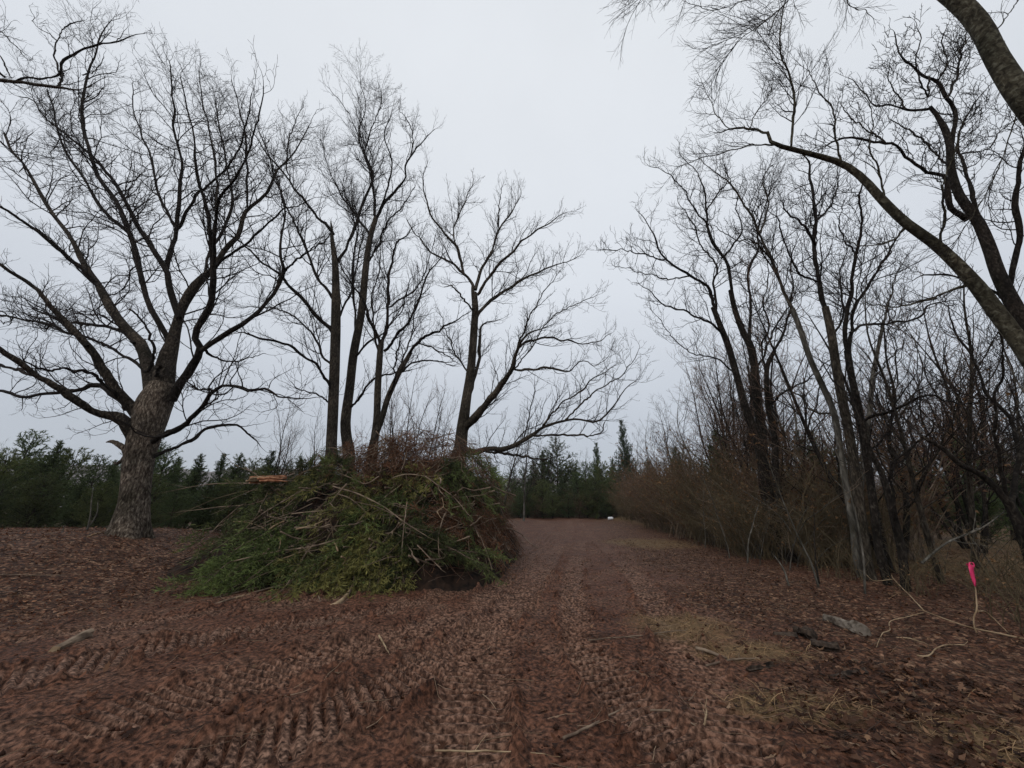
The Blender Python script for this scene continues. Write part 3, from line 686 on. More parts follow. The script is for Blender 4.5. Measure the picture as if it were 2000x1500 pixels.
# tree with stubby knobby twigs, upper right
traced_tree('bare_tree', 'black-barked tree at the right edge with knobby crooked crown against the upper right sky', 'tree', None, 8.0,
 [(2290,1150,30), (2200,1000,28), (2090,800,23), (1999,632,19), (1952,542,16.5), (1931,482,15), (1909,431,13), (1875,384,11), (1858,333,10), (1854,277,9), (1833,230,6), (1816,209,5)],
 [((0, -.8), (1856,285,7), (1862,250,6.4), (1867,213,6), (1850,188,5.5), (1833,162,5), (1807,149,4.4), (1786,132,3.6), (1756,107,2.6), (1747,64,1.4)),
  ((-.4, .8), (1848,194,4.4), (1871,141,3.6), (1875,98,2.4), (1892,55,1.2)),
  ((0, .8), (1818,212,4.4), (1800,214,4.2), (1769,213,3.6), (1739,205,3), (1709,205,2.4), (1679,171,1.8), (1658,149,1)),
  ((0, -1), (1888,430,9), (1875,418,9), (1854,401,8.4), (1846,350,7), (1807,337,6), (1769,307,5), (1747,282,4.4), (1705,277,4), (1679,269,3.6), (1636,273,2.6), (1594,294,1.2)),
  ((-.8, .3), (1728,278,3), (1692,252,2.6), (1662,230,2), (1640,200,1)),
  ((0, 1), (1860,330,4), (1830,300,3.6), (1800,270,3), (1770,250,2.4), (1740,235,1.4)),
  ((0, 1), (1915,440,7), (1900,380,6), (1885,320,5), (1870,290,4), (1880,240,3), (1905,200,2.4), (1930,170,1.2)),
  ((-.5, -1.5), (1815,150,3), (1810,190,2.6), (1790,120,2.2), (1800,80,1.6), (1790,50,1)),
  ((0, -1.5), (1970,570,8), (1985,500,8), (1992,448,8), (1984,363,7), (1998,300,6), (2040,220,4), (2060,120,2)),
  ((0, -.5), (1832,162,3), (1850,120,2.6), (1840,80,2), (1850,50,1.2)),
  ((0, 1.5), (1975,590,5), (1920,560,4), (1870,540,3.4), (1820,535,2.6), (1780,550,1.4)),
  ((-.7, .5), (1770,213,2.6), (1750,180,2.2), (1735,150,1.6), (1740,110,1)),
  ((-.5, .8), (1880,300,3), (1930,290,2.6), (1960,250,2), (1990,230,1.2))],
 dict(s1=0.20, s2=0.15, s3=0.12, f1=0.24, l1=1.0, l2=0.48, l3=0.2, m3=0.07, wig=0.22, up=0.14, r3=0.0055, r2=0.0075, a1=(35, 75), a2=(35, 70), t0=0.15), 41, ('darkbark', 'darkbark', 'limb'), trunk_r=.62)
# the arching mossy trunk
traced_tree('leaning_tree', 'mossy grey trunk arching in from the right edge over the other crowns', 'tree', None, 6.0,
 [(2330,1400,34), (2190,1050,32), (2080,820,29), (1999,682,27), (1950,615,25), (1897,546,22), (1833,482,18.5), (1769,435,16), (1726,393,14.5), (1683,346,12.5), (1641,318,11), (1577,299,9), (1530,287,8), (1508,280,6.5), (1499,258,5)],
 [((0, .6), (1500,262,4.6), (1482,254,4), (1466,252,3.6), (1427,252,2.8), (1400,262,1.6)),
  ((0, -.6), (1545,290,4.4), (1549,240,4), (1551,183,3.6), (1538,140,3), (1525,98,2.6), (1526,43,2), (1540,-20,1)),
  ((0, .8), (1514,282,3.2), (1490,281,3), (1466,284,2.6), (1406,299,1.8), (1342,320,1.2), (1308,337,.7)),
  ((0, -.8), (1642,318,3.4), (1632,270,3), (1625,213,2.6), (1594,171,1.8), (1580,135,1)),
  ((0, .5), (1465,252,2), (1478,215,1.8), (1500,190,1.4), (1512,150,.8)),
  ((0, .5), (1426,252,1.8), (1400,225,1.6), (1385,190,1.2), (1370,160,.7)),
  ((0, 1), (1770,440,4), (1740,470,3), (1690,480,2), (1640,470,1)),
  ((0, -1), (1835,484,5), (1845,430,4), (1840,370,3), (1860,310,2), (1880,240,1.2)),
  ((0, 1), (1900,552,6), (1850,570,4.6), (1800,590,3.6), (1740,600,2.4), (1690,590,1.4)),
  ((0, -.8), (1725,394,3.4), (1720,340,3), (1700,290,2.4), (1705,240,1.6), (1690,190,1))],
 dict(s1=0.12, s2=0.11, s3=0.10, f1=0.38, l1=1.2, l2=0.6, l3=0.28, wig=0.10, up=0.10, r3=0.0028, r2=0.0032, a1=(20, 55), a2=(20, 50), t0=0.12), 42, ('moss', 'moss', 'twig'), flare=0, trunk_r=.50)
# near trunk crossing the top right corner
traced_tree('leaning_tree', 'thick near trunk curving across the top right corner of the picture', 'tree', None, 4.6,
 [(2700,1400,60), (2500,1000,52), (2300,620,44), (2120,350,36), (1999,192,31), (1969,149,29), (1944,107,27), (1918,55,26), (1888,18,25), (1850,-15,24), (1790,-60,22), (1700,-110,18), (1620,-130,13)],
 [((0, .8), (1640,-130,6), (1600,-80,5), (1560,-35,4), (1538,0,3.4), (1521,21,3), (1487,47,2.4), (1449,77,1.8), (1415,115,1.2), (1397,140,.6)),
  ((0, .6), (1523,18,2), (1500,60,1.6), (1490,40,1.2), (1440,70,1), (1380,92,.6)),
  ((0, -.3), (1625,-130,5), (1500,-110,3.6), (1380,-70,2.4), (1290,-40,1.6), (1240,0,.8)),
  ((0, .5), (1540,-5,2), (1460,0,1.6), (1400,20,1.2), (1360,10,.7)),
  ((0, .5), (1600,-90,3), (1640,-30,2.4), (1660,10,1.6), (1700,25,.8)),
  ((0, -.6), (1930,80,3), (1960,40,2.6), (1990,0,2), (2010,-40,1)),
  ((0, .6), (1905,40,2), (1890,80,1.8), (1850,130,1.2), (1830,180,.7)),
  ((0, .8), (1990,180,3), (1980,240,2.6), (1950,330,2), (1900,420,1.4), (1860,480,.8))],
 dict(s1=0.11, s2=0.11, s3=0.10, f1=0.3, l1=0.8, l2=0.42, l3=0.22, wig=0.09, up=-0.02, r3=0.0022, r2=0.0026, a1=(15, 50), a2=(20, 50), t0=0.3), 43, ('moss', 'moss', 'twig'), k=28, trunk_r=.58, limb_r=.42)

# ------------------------------------------------------------------ conifers
def needles(P, spacing, ln, wd, cA, cB, r, spread=0.8, droop=0.0, tipc=None):
    """thin needle-tuft triangles along polylines"""
    seg = np.linalg.norm(np.diff(P, axis=1), axis=2); L = seg.sum(1)
    n = np.maximum(2, (L / spacing * r.uniform(.8, 1.2, len(L))).astype(int)); idx = np.repeat(np.arange(len(P)), n)
    t = r.uniform(0.05, 1.0, len(idx)); mm = P.shape[1]
    f = t * (mm - 1); i0 = np.minimum(f.astype(int), mm - 2); w = (f - i0)[:, None]
    A = P[idx, i0]; B = P[idx, i0 + 1]; pos = A * (1 - w) + B * w; tan = nrm(B - A)
    d = nrm(tan + r.normal(0, spread, (len(idx), 3)) + np.array([0, 0, -droop]))
    side = nrm(np.cross(d, r.normal(size=(len(idx), 3)))) * (wd * r.uniform(.6, 1.3, len(idx)))[:, None]
    l = (ln * r.uniform(.6, 1.25, len(idx)))[:, None]
    V = np.stack([pos - side, pos + side, pos + d * l], 1)
    c = (r.uniform(0, 1, len(idx)) ** 1.2)[:, None]
    C = np.asarray(cA) * (1 - c) + np.asarray(cB) * c
    T = np.arange(len(idx) * 3).reshape(-1, 3)
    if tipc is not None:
        k_ = np.clip(tipc[0] * np.abs(pos[:, 1]) + tipc[1] * pos[:, 0] - .25, 0, 1)[:, None] * .75 + c * .35  # lighter tips, dark inner needles: highlights and inner shade put into colour
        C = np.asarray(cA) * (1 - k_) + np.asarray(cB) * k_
    return V.reshape(-1, 3), T, np.repeat(np.clip(C, .004, .5), 3, axis=0)

def conifer(name, H, W, seed, style, cA, cB, label, cat, group):
    r = np.random.default_rng(seed)
    root = empty(name, (0, 0, 0), label, cat, group)
    tp = np.c_[r.normal(0, 0.03, 8).cumsum(), r.normal(0, 0.03, 8).cumsum(), np.linspace(-0.2, H, 8), np.linspace(0.011 * H + .03, 0.008, 8)]
    a = Acc(); s = smooth_path(tp, 24); V, Qd = tubes(s[None, :, :3], s[None, :, 3], 7); a.add(V, Qd); a.build('trunk', M['bark'], root)
    nb = int(H * (30 if style == 'cedar' else 19))
    z = np.sort(r.uniform(0.03 if style == 'cedar' else 0.04, 0.985, nb)) * H
    if style == 'pine': z = np.round(z / (H * 0.055)) * H * 0.055 + r.normal(0, .04, nb)
    z = np.clip(z, .02 * H, .985 * H); f = z / H
    prof = {'cedar': (1 - f) ** 0.75 * (0.6 + 0.4 * sstep(0, .25, f)), 'pine': (1 - f) ** 0.62 * (0.75 + 0.25 * sstep(0.05, .4, f)), 'spire': (1 - f) ** 1.0}[style]
    ln = W * prof * r.uniform(0.65, 1.2, nb) + 0.12
    az = r.uniform(0, 2 * math.pi, nb); el = np.radians({'cedar': 42, 'pine': 18, 'spire': 5}[style] + 26 * f + r.normal(0, 8, nb))
    m = 6; P = np.zeros((nb, m, 3))
    P[:, 0] = np.stack([np.interp(z, s[:, 2], s[:, 0]), np.interp(z, s[:, 2], s[:, 1]), z], -1)
    d = np.stack([np.cos(az) * np.cos(el), np.sin(az) * np.cos(el), np.sin(el)], -1)
    for k in range(1, m):
        P[:, k] = P[:, k - 1] + d * (ln / (m - 1))[:, None]
        d = nrm(d + r.normal(0, .10, (nb, 3)) + np.array([0, 0, .07 if style != 'spire' else -0.02]))
    R_ = (0.006 + 0.008 * ln)[:, None] * np.linspace(1, .3, m)[None]
    A2, R2 = grow(P, R_, 0.17, 0.15, 1, 0.42, 0.15, 0.9, (30, 60), 4, 0.05, 0.15, .6, .008, .004, r)
    a = Acc()
    for q, w_ in ((P, R_), (A2, R2)):
        V, Qd = tubes(q, w_, 3); a.add(V, Qd)
    a.build('branches', M['twig'], root)['kind'] = 'stuff'
    a = Acc()
    V, T_, C_ = needles(P[:, 1:], 0.06, .14, .011, cA, cB, r); a.add(V, None, T_, C_)
    V, T_, C_ = needles(A2, 0.0125, .13, .014, cA, cB, r, .75); a.add(V, None, T_, C_)
    a.build('needles', M['needle'], root, (0, 0, 0), False)['kind'] = 'stuff'
    print(name, 'tris', len(T_))
    return root

g1, g2 = (0.035, 0.052, 0.020), (0.12, 0.16, 0.055)
h1, h2 = (0.045, 0.058, 0.020), (0.15, 0.17, 0.055)
k1, k2 = (0.026, 0.044, 0.020), (0.09, 0.13, 0.052)
protos = [conifer('pine_tree', 5.2, 2.1, 101, 'pine', g1, g2, 'young pine with loose layered boughs', 'pine tree', 'young pines behind the oak'),
          conifer('pine_tree', 4.6, 2.3, 102, 'pine', h1, h2, 'young yellowish green pine', 'pine tree', 'young pines behind the oak'),
          conifer('cedar_tree', 4.8, 1.5, 103, 'cedar', g1, g2, 'bushy dark cedar', 'cedar tree', 'young pines behind the oak'),
          conifer('cedar_tree', 6.0, 1.7, 104, 'cedar', k1, k2, 'spire shaped cedar', 'cedar tree', 'young pines behind the oak')]
rc = np.random.default_rng(77)
used = set()
def put_conifer(k, px, ytop, Yd, label, group, wid=1.0):
    P_, t_ = at(px, ytop, Yd); x, z = float(P_[0]), float(P_[2])
    gz = float(base_h(np.array([x]), np.array([Yd]))[0]) - 0.08
    s = (z - gz) / {0: 5.2, 1: 4.6, 2: 4.8, 3: 6.0}[k]
    rot = (0, 0, rc.uniform(0, 6.28)); sc = (s * wid, s * wid, s)
    if k not in used:
        used.add(k); o = protos[k]; o.location = (x, Yd, gz); o.rotation_euler = rot; o.scale = sc; o['label'] = label; o['group'] = group; return o
    return dup(protos[k], (x, Yd, gz), rot, sc, label, group)

LG = 'evergreens behind the oak on the left'
left_list = [(0, -60, 875, 19), (1, 22, 885, 17.5), (0, 66, 846, 20), (2, 112, 868, 18), (1, 150, 882, 21), (0, 196, 893, 17), (2, 228, 905, 22), (0, 330, 878, 19), (3, 312, 812, 30), (2, 352, 898, 24),
             (2, 395, 893, 22), (3, 440, 890, 20), (2, 470, 893, 19), (1, 500, 902, 20), (3, 530, 884, 22), (0, 560, 905, 24), (2, 590, 900, 25), (1, 300, 930, 16.5), (0, 350, 948, 16), (2, 410, 940, 17), (1, 90, 930, 16.5), (0, 10, 940, 16), (2, 160, 940, 16.2), (1, 460, 935, 17.5),
             (0, -140, 860, 18), (1, -230, 870, 17), (2, -320, 850, 19), (1, 210, 945, 16), (2, 265, 930, 18), (0, -30, 905, 26), (1, 60, 890, 27), (3, 130, 880, 28), (0, 250, 905, 27), (2, 380, 915, 28), (1, 520, 915, 27)]
kindname = {0: 'dark green layered pine', 1: 'yellowish green bushy pine', 2: 'dark rounded cedar', 3: 'narrow pointed cedar'}
for k, px, yt, Yd in left_list:
    where = 'left of the oak trunk' if px < 250 else 'between the oak trunk and the brush pile'
    dep = 'in the front row' if Yd <= 17.5 else 'in the back row' if Yd >= 24 else 'in the middle row'
    put_conifer(k, px, yt, Yd, f'{kindname[k]} {dep} {where}', f'{kindname[k]}s {dep} {where}', 1.15)
MG = 'evergreens closing the far end of the track'
mid = [(3, 1215, 824, 50, .75, 'tall pointed cedar standing above the thicket at the far end of the track'), (3, 1163, 868, 58, .8, 'slim pointed evergreen left of the tallest one at the far end'),
       (0, 1085, 858, 52, 1.1, 'large dark pine just left of the gap in the far treeline'), (2, 1062, 885, 50, 1.1, None), (1, 1112, 905, 50, 1.2, None), (0, 1142, 905, 49, 1.2, None), (1, 1175, 905, 50, 1.2, None), (2, 1195, 900, 52, 1.1, None),
       (0, 1125, 925, 47, 1.3, None), (1, 1160, 930, 46.5, 1.3, None), (2, 1098, 935, 47, 1.3, None), (0, 1190, 935, 47, 1.3, None), (2, 1040, 905, 53, 1.2, None), (0, 1022, 915, 50, 1.2, None), (1, 1060, 940, 47, 1.3, None), (2, 1030, 945, 46, 1.2, None),
       (0, 1000, 920, 54, 1.2, None), (1, 975, 930, 52, 1.2, None), (0, 1235, 905, 56, 1.2, None), (2, 1265, 900, 58, 1.2, None), (1, 1145, 960, 45.5, 1.6, None), (0, 1110, 965, 45.5, 1.6, None), (1, 1078, 965, 45.6, 1.5, None), (2, 1178, 965, 45.6, 1.5, None), (0, 1015, 960, 46, 1.5, None)]
for k, px, yt, Yd, w, lb in mid:
    dep = 'in front' if Yd < 48 else 'further back'
    put_conifer(k, px, yt, Yd, lb or f'{kindname[k]} {dep} at the far end of the track', None if lb else f'{kindname[k]}s {dep} at the far end of the track', w)
for k, px, yt, Yd in [(2, 1400, 850, 24), (3, 1560, 845, 22), (2, 1590, 850, 20), (0, 1620, 880, 23), (2, 1860, 860, 17), (0, 1780, 880, 19), (3, 1950, 870, 18), (2, 1320, 880, 34)]:
    put_conifer(k, px, yt, Yd, f'{kindname[k]} half hidden among the bare trunks of the right-hand woods', f'{kindname[k]}s half hidden in the right-hand woods', 1.1)

# ------------------------------------------------------------------ background bare trees and thicket shrubs
def bare_proto(name, H, seed, mats, label, dens=1.0, upb=0.12, nstem=1, cat='tree'):
    r = np.random.default_rng(seed)
    root = empty(name, (0, 0, 0), label, cat)
    tr = Acc(); Ps = []; Rs = []
    for s_ in range(nstem):
        n = 7; lean = r.normal(0, .10, 2); p = np.zeros((n, 4)); p[:, 2] = np.linspace(-.15, H * r.uniform(.8, 1), n)
        w_ = r.normal(0, .012 * H, (n, 2)).cumsum(0); p[:, :2] = w_ + lean[None] * p[:, 2:3] + r.normal(0, .12, 2) * (nstem > 1)
        p[:, 3] = np.linspace(.0062 * H + .012, .008, n)
        q = smooth_path(p, 26); Ps.append(q[:, :3]); Rs.append(q[:, 3]); V, Qd = tubes(q[None, :, :3], q[None, :, 3], 7); tr.add(V, Qd)
    P = np.stack(Ps); R_ = np.stack(Rs)
    A1, R1 = grow(P, R_, .30 / dens, .22, 1, .36, .5, H * .36, (24, 55), 8, upb * .8, .17, .5, .0055, .006, r)
    V, Qd = tubes(A1, R1, 5); tr.add(V, Qd)
    tr.build('trunk', M[mats[0]], root)
    A2, R2 = grow(A1, R1, .24 / dens, .12, 1, .45, .3, 1.6, (25, 58), 5, upb * .7, .2, .6, .006, .005, r)
    A3, R3 = grow(A2, R2, .17 / dens, .12, 1, .55, .2, .7, (25, 58), 3, upb * .7, .2, .7, .006, .004, r)
    a = Acc()
    for q, w_ in ((A2, R2), (A3, R3)):
        V, Qd = tubes(q, w_, 3); a.add(V, Qd)
    a.build('twigs', M[mats[1]], root)['kind'] = 'stuff'
    print(name, 'tris', sum(len(q_) for q_ in a.Q) * 2)
    return root

bprot = [bare_proto('bare_tree', 9.0, 201, ('bark', 'twig'), 'x', 1.0), bare_proto('bare_tree', 8.0, 202, ('darkbark', 'redtwig'), 'x', .95, .1, 2),
         bare_proto('bare_tree', 7.0, 203, ('greybark', 'twig'), 'x', 1.0, .16, 1), bare_proto('sapling', 5.5, 204, ('darkbark', 'redtwig'), 'x', 1.1, .2, 3)]
bh = [9.0, 8.0, 7.0, 5.5]; bused = set()
def put_bare(k, x, y, H, label, group, wid=1.0, rz=None):
    gz = float(base_h(np.array([x]), np.array([y]))[0]) - .05; s = H / bh[k]
    rot = (0, 0, rc.uniform(0, 6.28)); sc = (s * wid, s * wid, s)
    if k not in bused:
        bused.add(k); o = bprot[k]; o.location = (x, y, gz); o.rotation_euler = rot; o.scale = sc; o['label'] = label; o['group'] = group; return o
    return dup(bprot[k], (x, y, gz), rot, sc, label, group)
bname = {0: 'brown-barked bare tree', 1: 'reddish twin-stemmed bare tree', 2: 'grey-barked bare tree', 3: 'cluster of thin reddish saplings'}
rw = np.random.default_rng(55)
def pxput(k, px, ytop, Yd, where, wid=1.0):
    P_, _ = at(px, ytop, Yd); x = float(P_[0]); gz = float(base_h(np.array([x]), np.array([float(Yd)]))[0])
    put_bare(k, x, float(Yd), float(P_[2]) - gz, f'{bname[k]} {where}', f'{bname[k]} group {where}', wid)
# row of thin trees along the right side of the track, receding
for k, px, yt, Yd in [(0, 1345, 700, 24), (1, 1375, 690, 26), (0, 1405, 660, 21), (1, 1360, 720, 30), (2, 1335, 735, 33), (0, 1310, 760, 36), (1, 1290, 790, 40), (2, 1270, 800, 44), (2, 1250, 830, 47), (0, 1385, 640, 22), (1, 1430, 680, 19), (2, 1455, 700, 24)]:
    pxput(k, px, yt, Yd, 'in the receding row along the right of the track', 1.1)
# the right-hand woods
for q in range(40):
    px = rw.uniform(1450, 2150); Yd = rw.uniform(14, 36) if q % 5 else rw.uniform(9.5, 14)
    x = (px - 1000) / F * Yd * .95
    if x < 9.0: x = 9.0 + rw.uniform(0, 3)
    k = int(rw.integers(0, 4)); dep = 'near the edge' if Yd < 14 else 'in the middle' if Yd < 23 else 'deep inside'
    put_bare(k, x, Yd, rw.uniform(5.5, 9.5) * (1 + Yd * .012), f'{bname[k]} {dep} of the right-hand woods', f'{bname[k]} group {dep} of the right-hand woods', 1.15)
# trees behind pile, by the far left, far background
for k, px, yt, Yd in [(0, 985, 770, 34), (2, 1015, 790, 38), (0, 960, 800, 40), (1, 1045, 850, 50), (2, 1130, 880, 62), (0, 1150, 880, 66)]:
    pxput(k, px, yt, Yd, 'beyond the right end of the brush pile', 1.3)
for k, px, yt, Yd in [(3, 790, 760, 22), (3, 815, 730, 24), (3, 775, 790, 21), (3, 845, 770, 26), (2, 600, 800, 24), (2, 870, 800, 26), (3, 570, 790, 23), (2, 700, 800, 28), (0, 640, 790, 30)]:
    pxput(k, px, yt, Yd, 'rising behind the brush pile', .9)
for k, px, yt, Yd in [(2, 10, 850, 34), (0, 240, 885, 36), (2, 430, 880, 36), (0, -60, 830, 32), (2, 200, 885, 40)]:
    pxput(k, px, yt, Yd, 'showing over the evergreens on the left', 1.0)

def shrub(name, H, W, seed, mat, leafy, label, n=42, dn=1.0):
    r = np.random.default_rng(seed)
    root = empty(name, (0, 0, 0), label, 'shrub')
    m = 8; P = np.zeros((n, m, 3)); P[:, 0, :2] = r.normal(0, W * .28, (n, 2)); P[:, 0, 2] = -.1
    az = r.uniform(0, 6.28, n); d = nrm(np.stack([np.cos(az) * .25, np.sin(az) * .25, np.ones(n)], -1))
    ln = H * r.uniform(.55, 1.15, n)
    out = np.stack([np.cos(az), np.sin(az), np.zeros(n)], -1)
    for k in range(1, m):
        P[:, k] = P[:, k - 1] + d * (ln / (m - 1))[:, None]
        d = nrm(d + out * .09 * W + r.normal(0, .11, (n, 3)) + np.array([0, 0, -.05]))
    R_ = (0.004 + .0035 * ln)[:, None] * np.linspace(1, .35, m)[None]
    st = Acc(); V, Qd = tubes(P, R_, 4); st.add(V, Qd); st.build('stems', M['greybark'] if mat == 'stick' else M['stick'] if mat == 'redtwig' else M[mat], root)['kind'] = 'stuff'
    A1, R1 = grow(P, R_, .2 * dn, .12, 1, .34, .25, 1.1, (20, 60), 5, .05, .2, .6, .006, .0038, r)
    A2, R2 = grow(A1, R1, .16 * dn, .1, 1, .5, .12, .5, (25, 65), 3, .03, .2, .7, .006, .0032, r)
    a = Acc()
    for q, w_ in ((A1, R1), (A2, R2)):
        V, Qd = tubes(q, w_, 3); a.add(V, Qd)
    a.build('twigs', M[mat], root)['kind'] = 'stuff'
    if leafy:
        a = Acc(); sel = A2[r.uniform(size=len(A2)) < leafy]
        V, T_, C_ = needles(sel, .35, .055, .022, (0.10, 0.05, 0.022), (0.25, 0.14, 0.065), r, 1.2); a.add(V, None, T_, C_)
        a.build('leaves', M['leaf'], root, (0, 0, 0), False)['kind'] = 'stuff'
    print(name, 'tris', sum(len(q_) for q_ in a.Q) * 2)
    return root
sprot = [shrub('shrub', 2.6, 1.0, 301, 'oltwig', .25, 'x'), shrub('shrub', 2.8, 1.2, 302, 'redtwig', .6, 'x'), shrub('shrub', 2.4, 1.3, 303, 'oltwig', .08, 'x'), shrub('shrub', 3.0, 1.0, 304, 'redtwig', .2, 'x'), shrub('shrub', 1.7, 1.1, 305, 'oltwig', .12, 'x', 10, 1.5), shrub('shrub', 2.6, 1.2, 306, 'stick', .05, 'x', 8, 2.0)]
sn = ['olive-brown twiggy shrub', 'rust-brown shrub still holding dead leaves', 'sprawling olive-brown shrub', 'tall reddish twiggy shrub', 'low sparse olive-brown shrub', 'sparse pale-stemmed shrub']
sused = set()
def put_shrub(k, x, y, s, where):
    gz = float(base_h(np.array([x]), np.array([y]))[0]); rot = (rc.normal(0, .12), rc.normal(0, .12), rc.uniform(0, 6.28))
    sc = (s * 1.1, s * 1.1, s); lab = f'{sn[k]} {where}'; grp = lab.replace('shrub ', 'shrubs ', 1)
    if k not in sused:
        sused.add(k); o = sprot[k]; o.location = (x, y, gz); o.rotation_euler = rot; o.scale = sc; o['label'] = lab; o['group'] = grp; return
    dup(sprot[k], (x, y, gz), rot, sc, lab, grp)
def edge_x(y): return np.interp(y, [3, 5.5, 9, 14, 20, 30, 46], [6.0, 6.4, 7.3, 8.0, 8.8, 10.2, 12.2])
for y in list(np.arange(12.6, 26, .95)) + list(np.arange(26, 47, 1.5)):
    for row in range(2):
        x = edge_x(y) + .75 + row * 1.8 + rw.normal(0, .3)
        s = rw.uniform(.62, 1.2) * (1 + .2 * row) * (1.0 if y < 20 else 1.25) * (1.25 if rw.uniform() < .15 else 1)
        put_shrub(int([0, 2, 0, 1, 3, 2][rw.integers(0, 6)]), x, y + rw.normal(0, .3), s, 'in the thicket beside the near half of the track' if y < 20 else 'in the thicket beside the far half of the track')
for q in range(26):
    y = rw.uniform(5.0, 12.5); x = edge_x(y) + rw.uniform(.5, 1.0) + (q % 3) * 1.6
    put_shrub([4, 4, 5][q % 3], x, y, rw.uniform(.5, .9), 'in the open undergrowth below the clump of trunks')
for q in range(44):
    y = rw.uniform(17, 40) ; x = edge_x(y) + rw.uniform(6, 30)
    put_shrub(int(rw.integers(0, 4)), x, y, rw.uniform(.8, 1.2), 'deep under the right-hand woods')
# ------------------------------------------------------------------ brush pile
for q in range(30):
    x_ = -4 + q * .68; put_shrub(int(rw.integers(0, 4)), x_, 46.8 + rw.uniform(-.8, 2.5), rw.uniform(.7, 1.25), 'along the far end of the track')
    put_shrub(int(rw.integers(0, 4)), x_ * 1.15, 52 + rw.uniform(-1, 3), rw.uniform(1.0, 1.5), 'behind the first far evergreens')
for q in range(16):
    y = rw.uniform(12, 30); put_shrub(5, edge_x(y) + rw.uniform(.2, .8), y, rw.uniform(.7, 1.3), 'at the ragged front edge of the thicket')
for q in range(26):
    y = 12 + q * 1.35; x = edge_x(y) + rw.uniform(1.5, 4)
    put_shrub(int(rw.integers(0, 4)), x, y, rw.uniform(1.3, 1.9), 'standing tall at the back of the thicket')
def pile_h(x, y):
    fx = sstep(-9.3, -6.3, x) * (1 - sstep(-1.35, 0.15, x - .10 * (y - 13)))
    fy = sstep(8.7, 12.6, y + .10 * (x + 3)) * (1 - sstep(15, 18.5, y))
    h = 3.62 * (fx ** .8) * (fy ** .85) * (.90 + .16 * np.exp(-((x + 2.6) / 2.2) ** 2)) 
    return h * (1 + .42 * fbm(x * .8, y * .8, 3, 61)) + sstep(.05, 1.2, h) * (1.1 * fbm(x * 1.4, y * 1.4, 2, 62) - .03)
def pile_hit(px, py):
    d = ray(px, py); tt = np.linspace(7, 19, 500); p = d[None] * tt[:, None] + np.array([0, 0, CAMZ])
    hh = pile_h(p[:, 0], p[:, 1]) + base_h(p[:, 0], p[:, 1])
    k = np.argmax(p[:, 2] < hh)
    return p[k] if p[k, 2] < hh[k] else None
xs = np.arange(-9.6, 1.2, .16); ys = np.arange(8.4, 19, .16)
XX, YY = np.meshgrid(xs, ys, indexing='ij')
HH = pile_h(XX, YY)
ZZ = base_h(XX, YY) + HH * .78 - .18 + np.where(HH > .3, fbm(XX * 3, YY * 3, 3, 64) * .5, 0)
ii = np.arange(len(xs) - 1)[:, None] * len(ys) + np.arange(len(ys) - 1)[None, :]
Qp = np.stack([ii, ii + len(ys), ii + len(ys) + 1, ii + 1], -1).reshape(-1, 4)
M['debris'] = varied('shade_dark_debris', (0.008, 0.006, 0.005), (0.035, 0.020, 0.013), 7)  # core coloured near black: shade of the gaps between boughs, painted in
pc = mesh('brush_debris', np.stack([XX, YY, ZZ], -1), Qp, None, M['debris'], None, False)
tag(pc, 'packed twigs and soil coloured dark as shade in the heart of the brush pile', 'brush pile', None, 'stuff')

def slope_dir(x, y, e=.25):
    gx = (pile_h(np.array([x + e]), np.array([y])) - pile_h(np.array([x - e]), np.array([y])))[0] / (2 * e)
    gy = (pile_h(np.array([x]), np.array([y + e])) - pile_h(np.array([x]), np.array([y - e])))[0] / (2 * e)
    return gx, gy

rp = np.random.default_rng(88)
# tangle of fine sticks
n = 5200
tx = rp.uniform(-9, .5, n); ty = rp.uniform(8.8, 17.5, n); th_ = pile_h(tx, ty); k_ = (th_ > .25) & (rp.uniform(size=n) < np.clip(.28 + .8 * sstep(2.0, 3.4, th_) + .8 * sstep(-2.2, -.6, tx), 0, 1)); tx, ty, th_ = tx[k_], ty[k_], th_[k_]
n = len(tx); tz = base_h(tx, ty) + th_ * rp.uniform(.82, 1.0, n) + rp.uniform(-.05, .12, n)
e = .2; gx = (pile_h(tx + e, ty) - pile_h(tx - e, ty)) / (2 * e); gy = (pile_h(tx, ty + e) - pile_h(tx, ty - e)) / (2 * e)
az = rp.uniform(0, 6.28, n); d = np.stack([np.cos(az), np.sin(az), np.clip(gx * np.cos(az) + gy * np.sin(az), -1.2, 1.2)], -1); d = nrm(d + rp.normal(0, .15, (n, 3)))
ln = rp.uniform(.3, 1.3, n); m = 5; P = np.zeros((n, m, 3)); P[:, 0] = np.stack([tx, ty, tz], -1) - d * ln[:, None] / 2
for k in range(1, m):
    P[:, k] = P[:, k - 1] + d * (ln / (m - 1))[:, None]; d = nrm(d + rp.normal(0, .13, (n, 3)))
a = Acc(); V, Qd = tubes(P, (rp.uniform(.003, .011, n))[:, None] * np.linspace(1, .4, m)[None], 3); a.add(V, Qd)
cc = np.where(rp.uniform(size=(n, 1)) < .6, np.array([[.125, .058, .034]]), np.array([[.20, .14, .10]])) * rp.uniform(.4, 1.3, (n, 1))
a.C = [np.repeat(cc, m * 3, axis=0)]
tag(a.build('stick_tangle', M['leaf']), 'tangled fine reddish sticks filling the brush pile', 'brush pile', None, 'stuff')

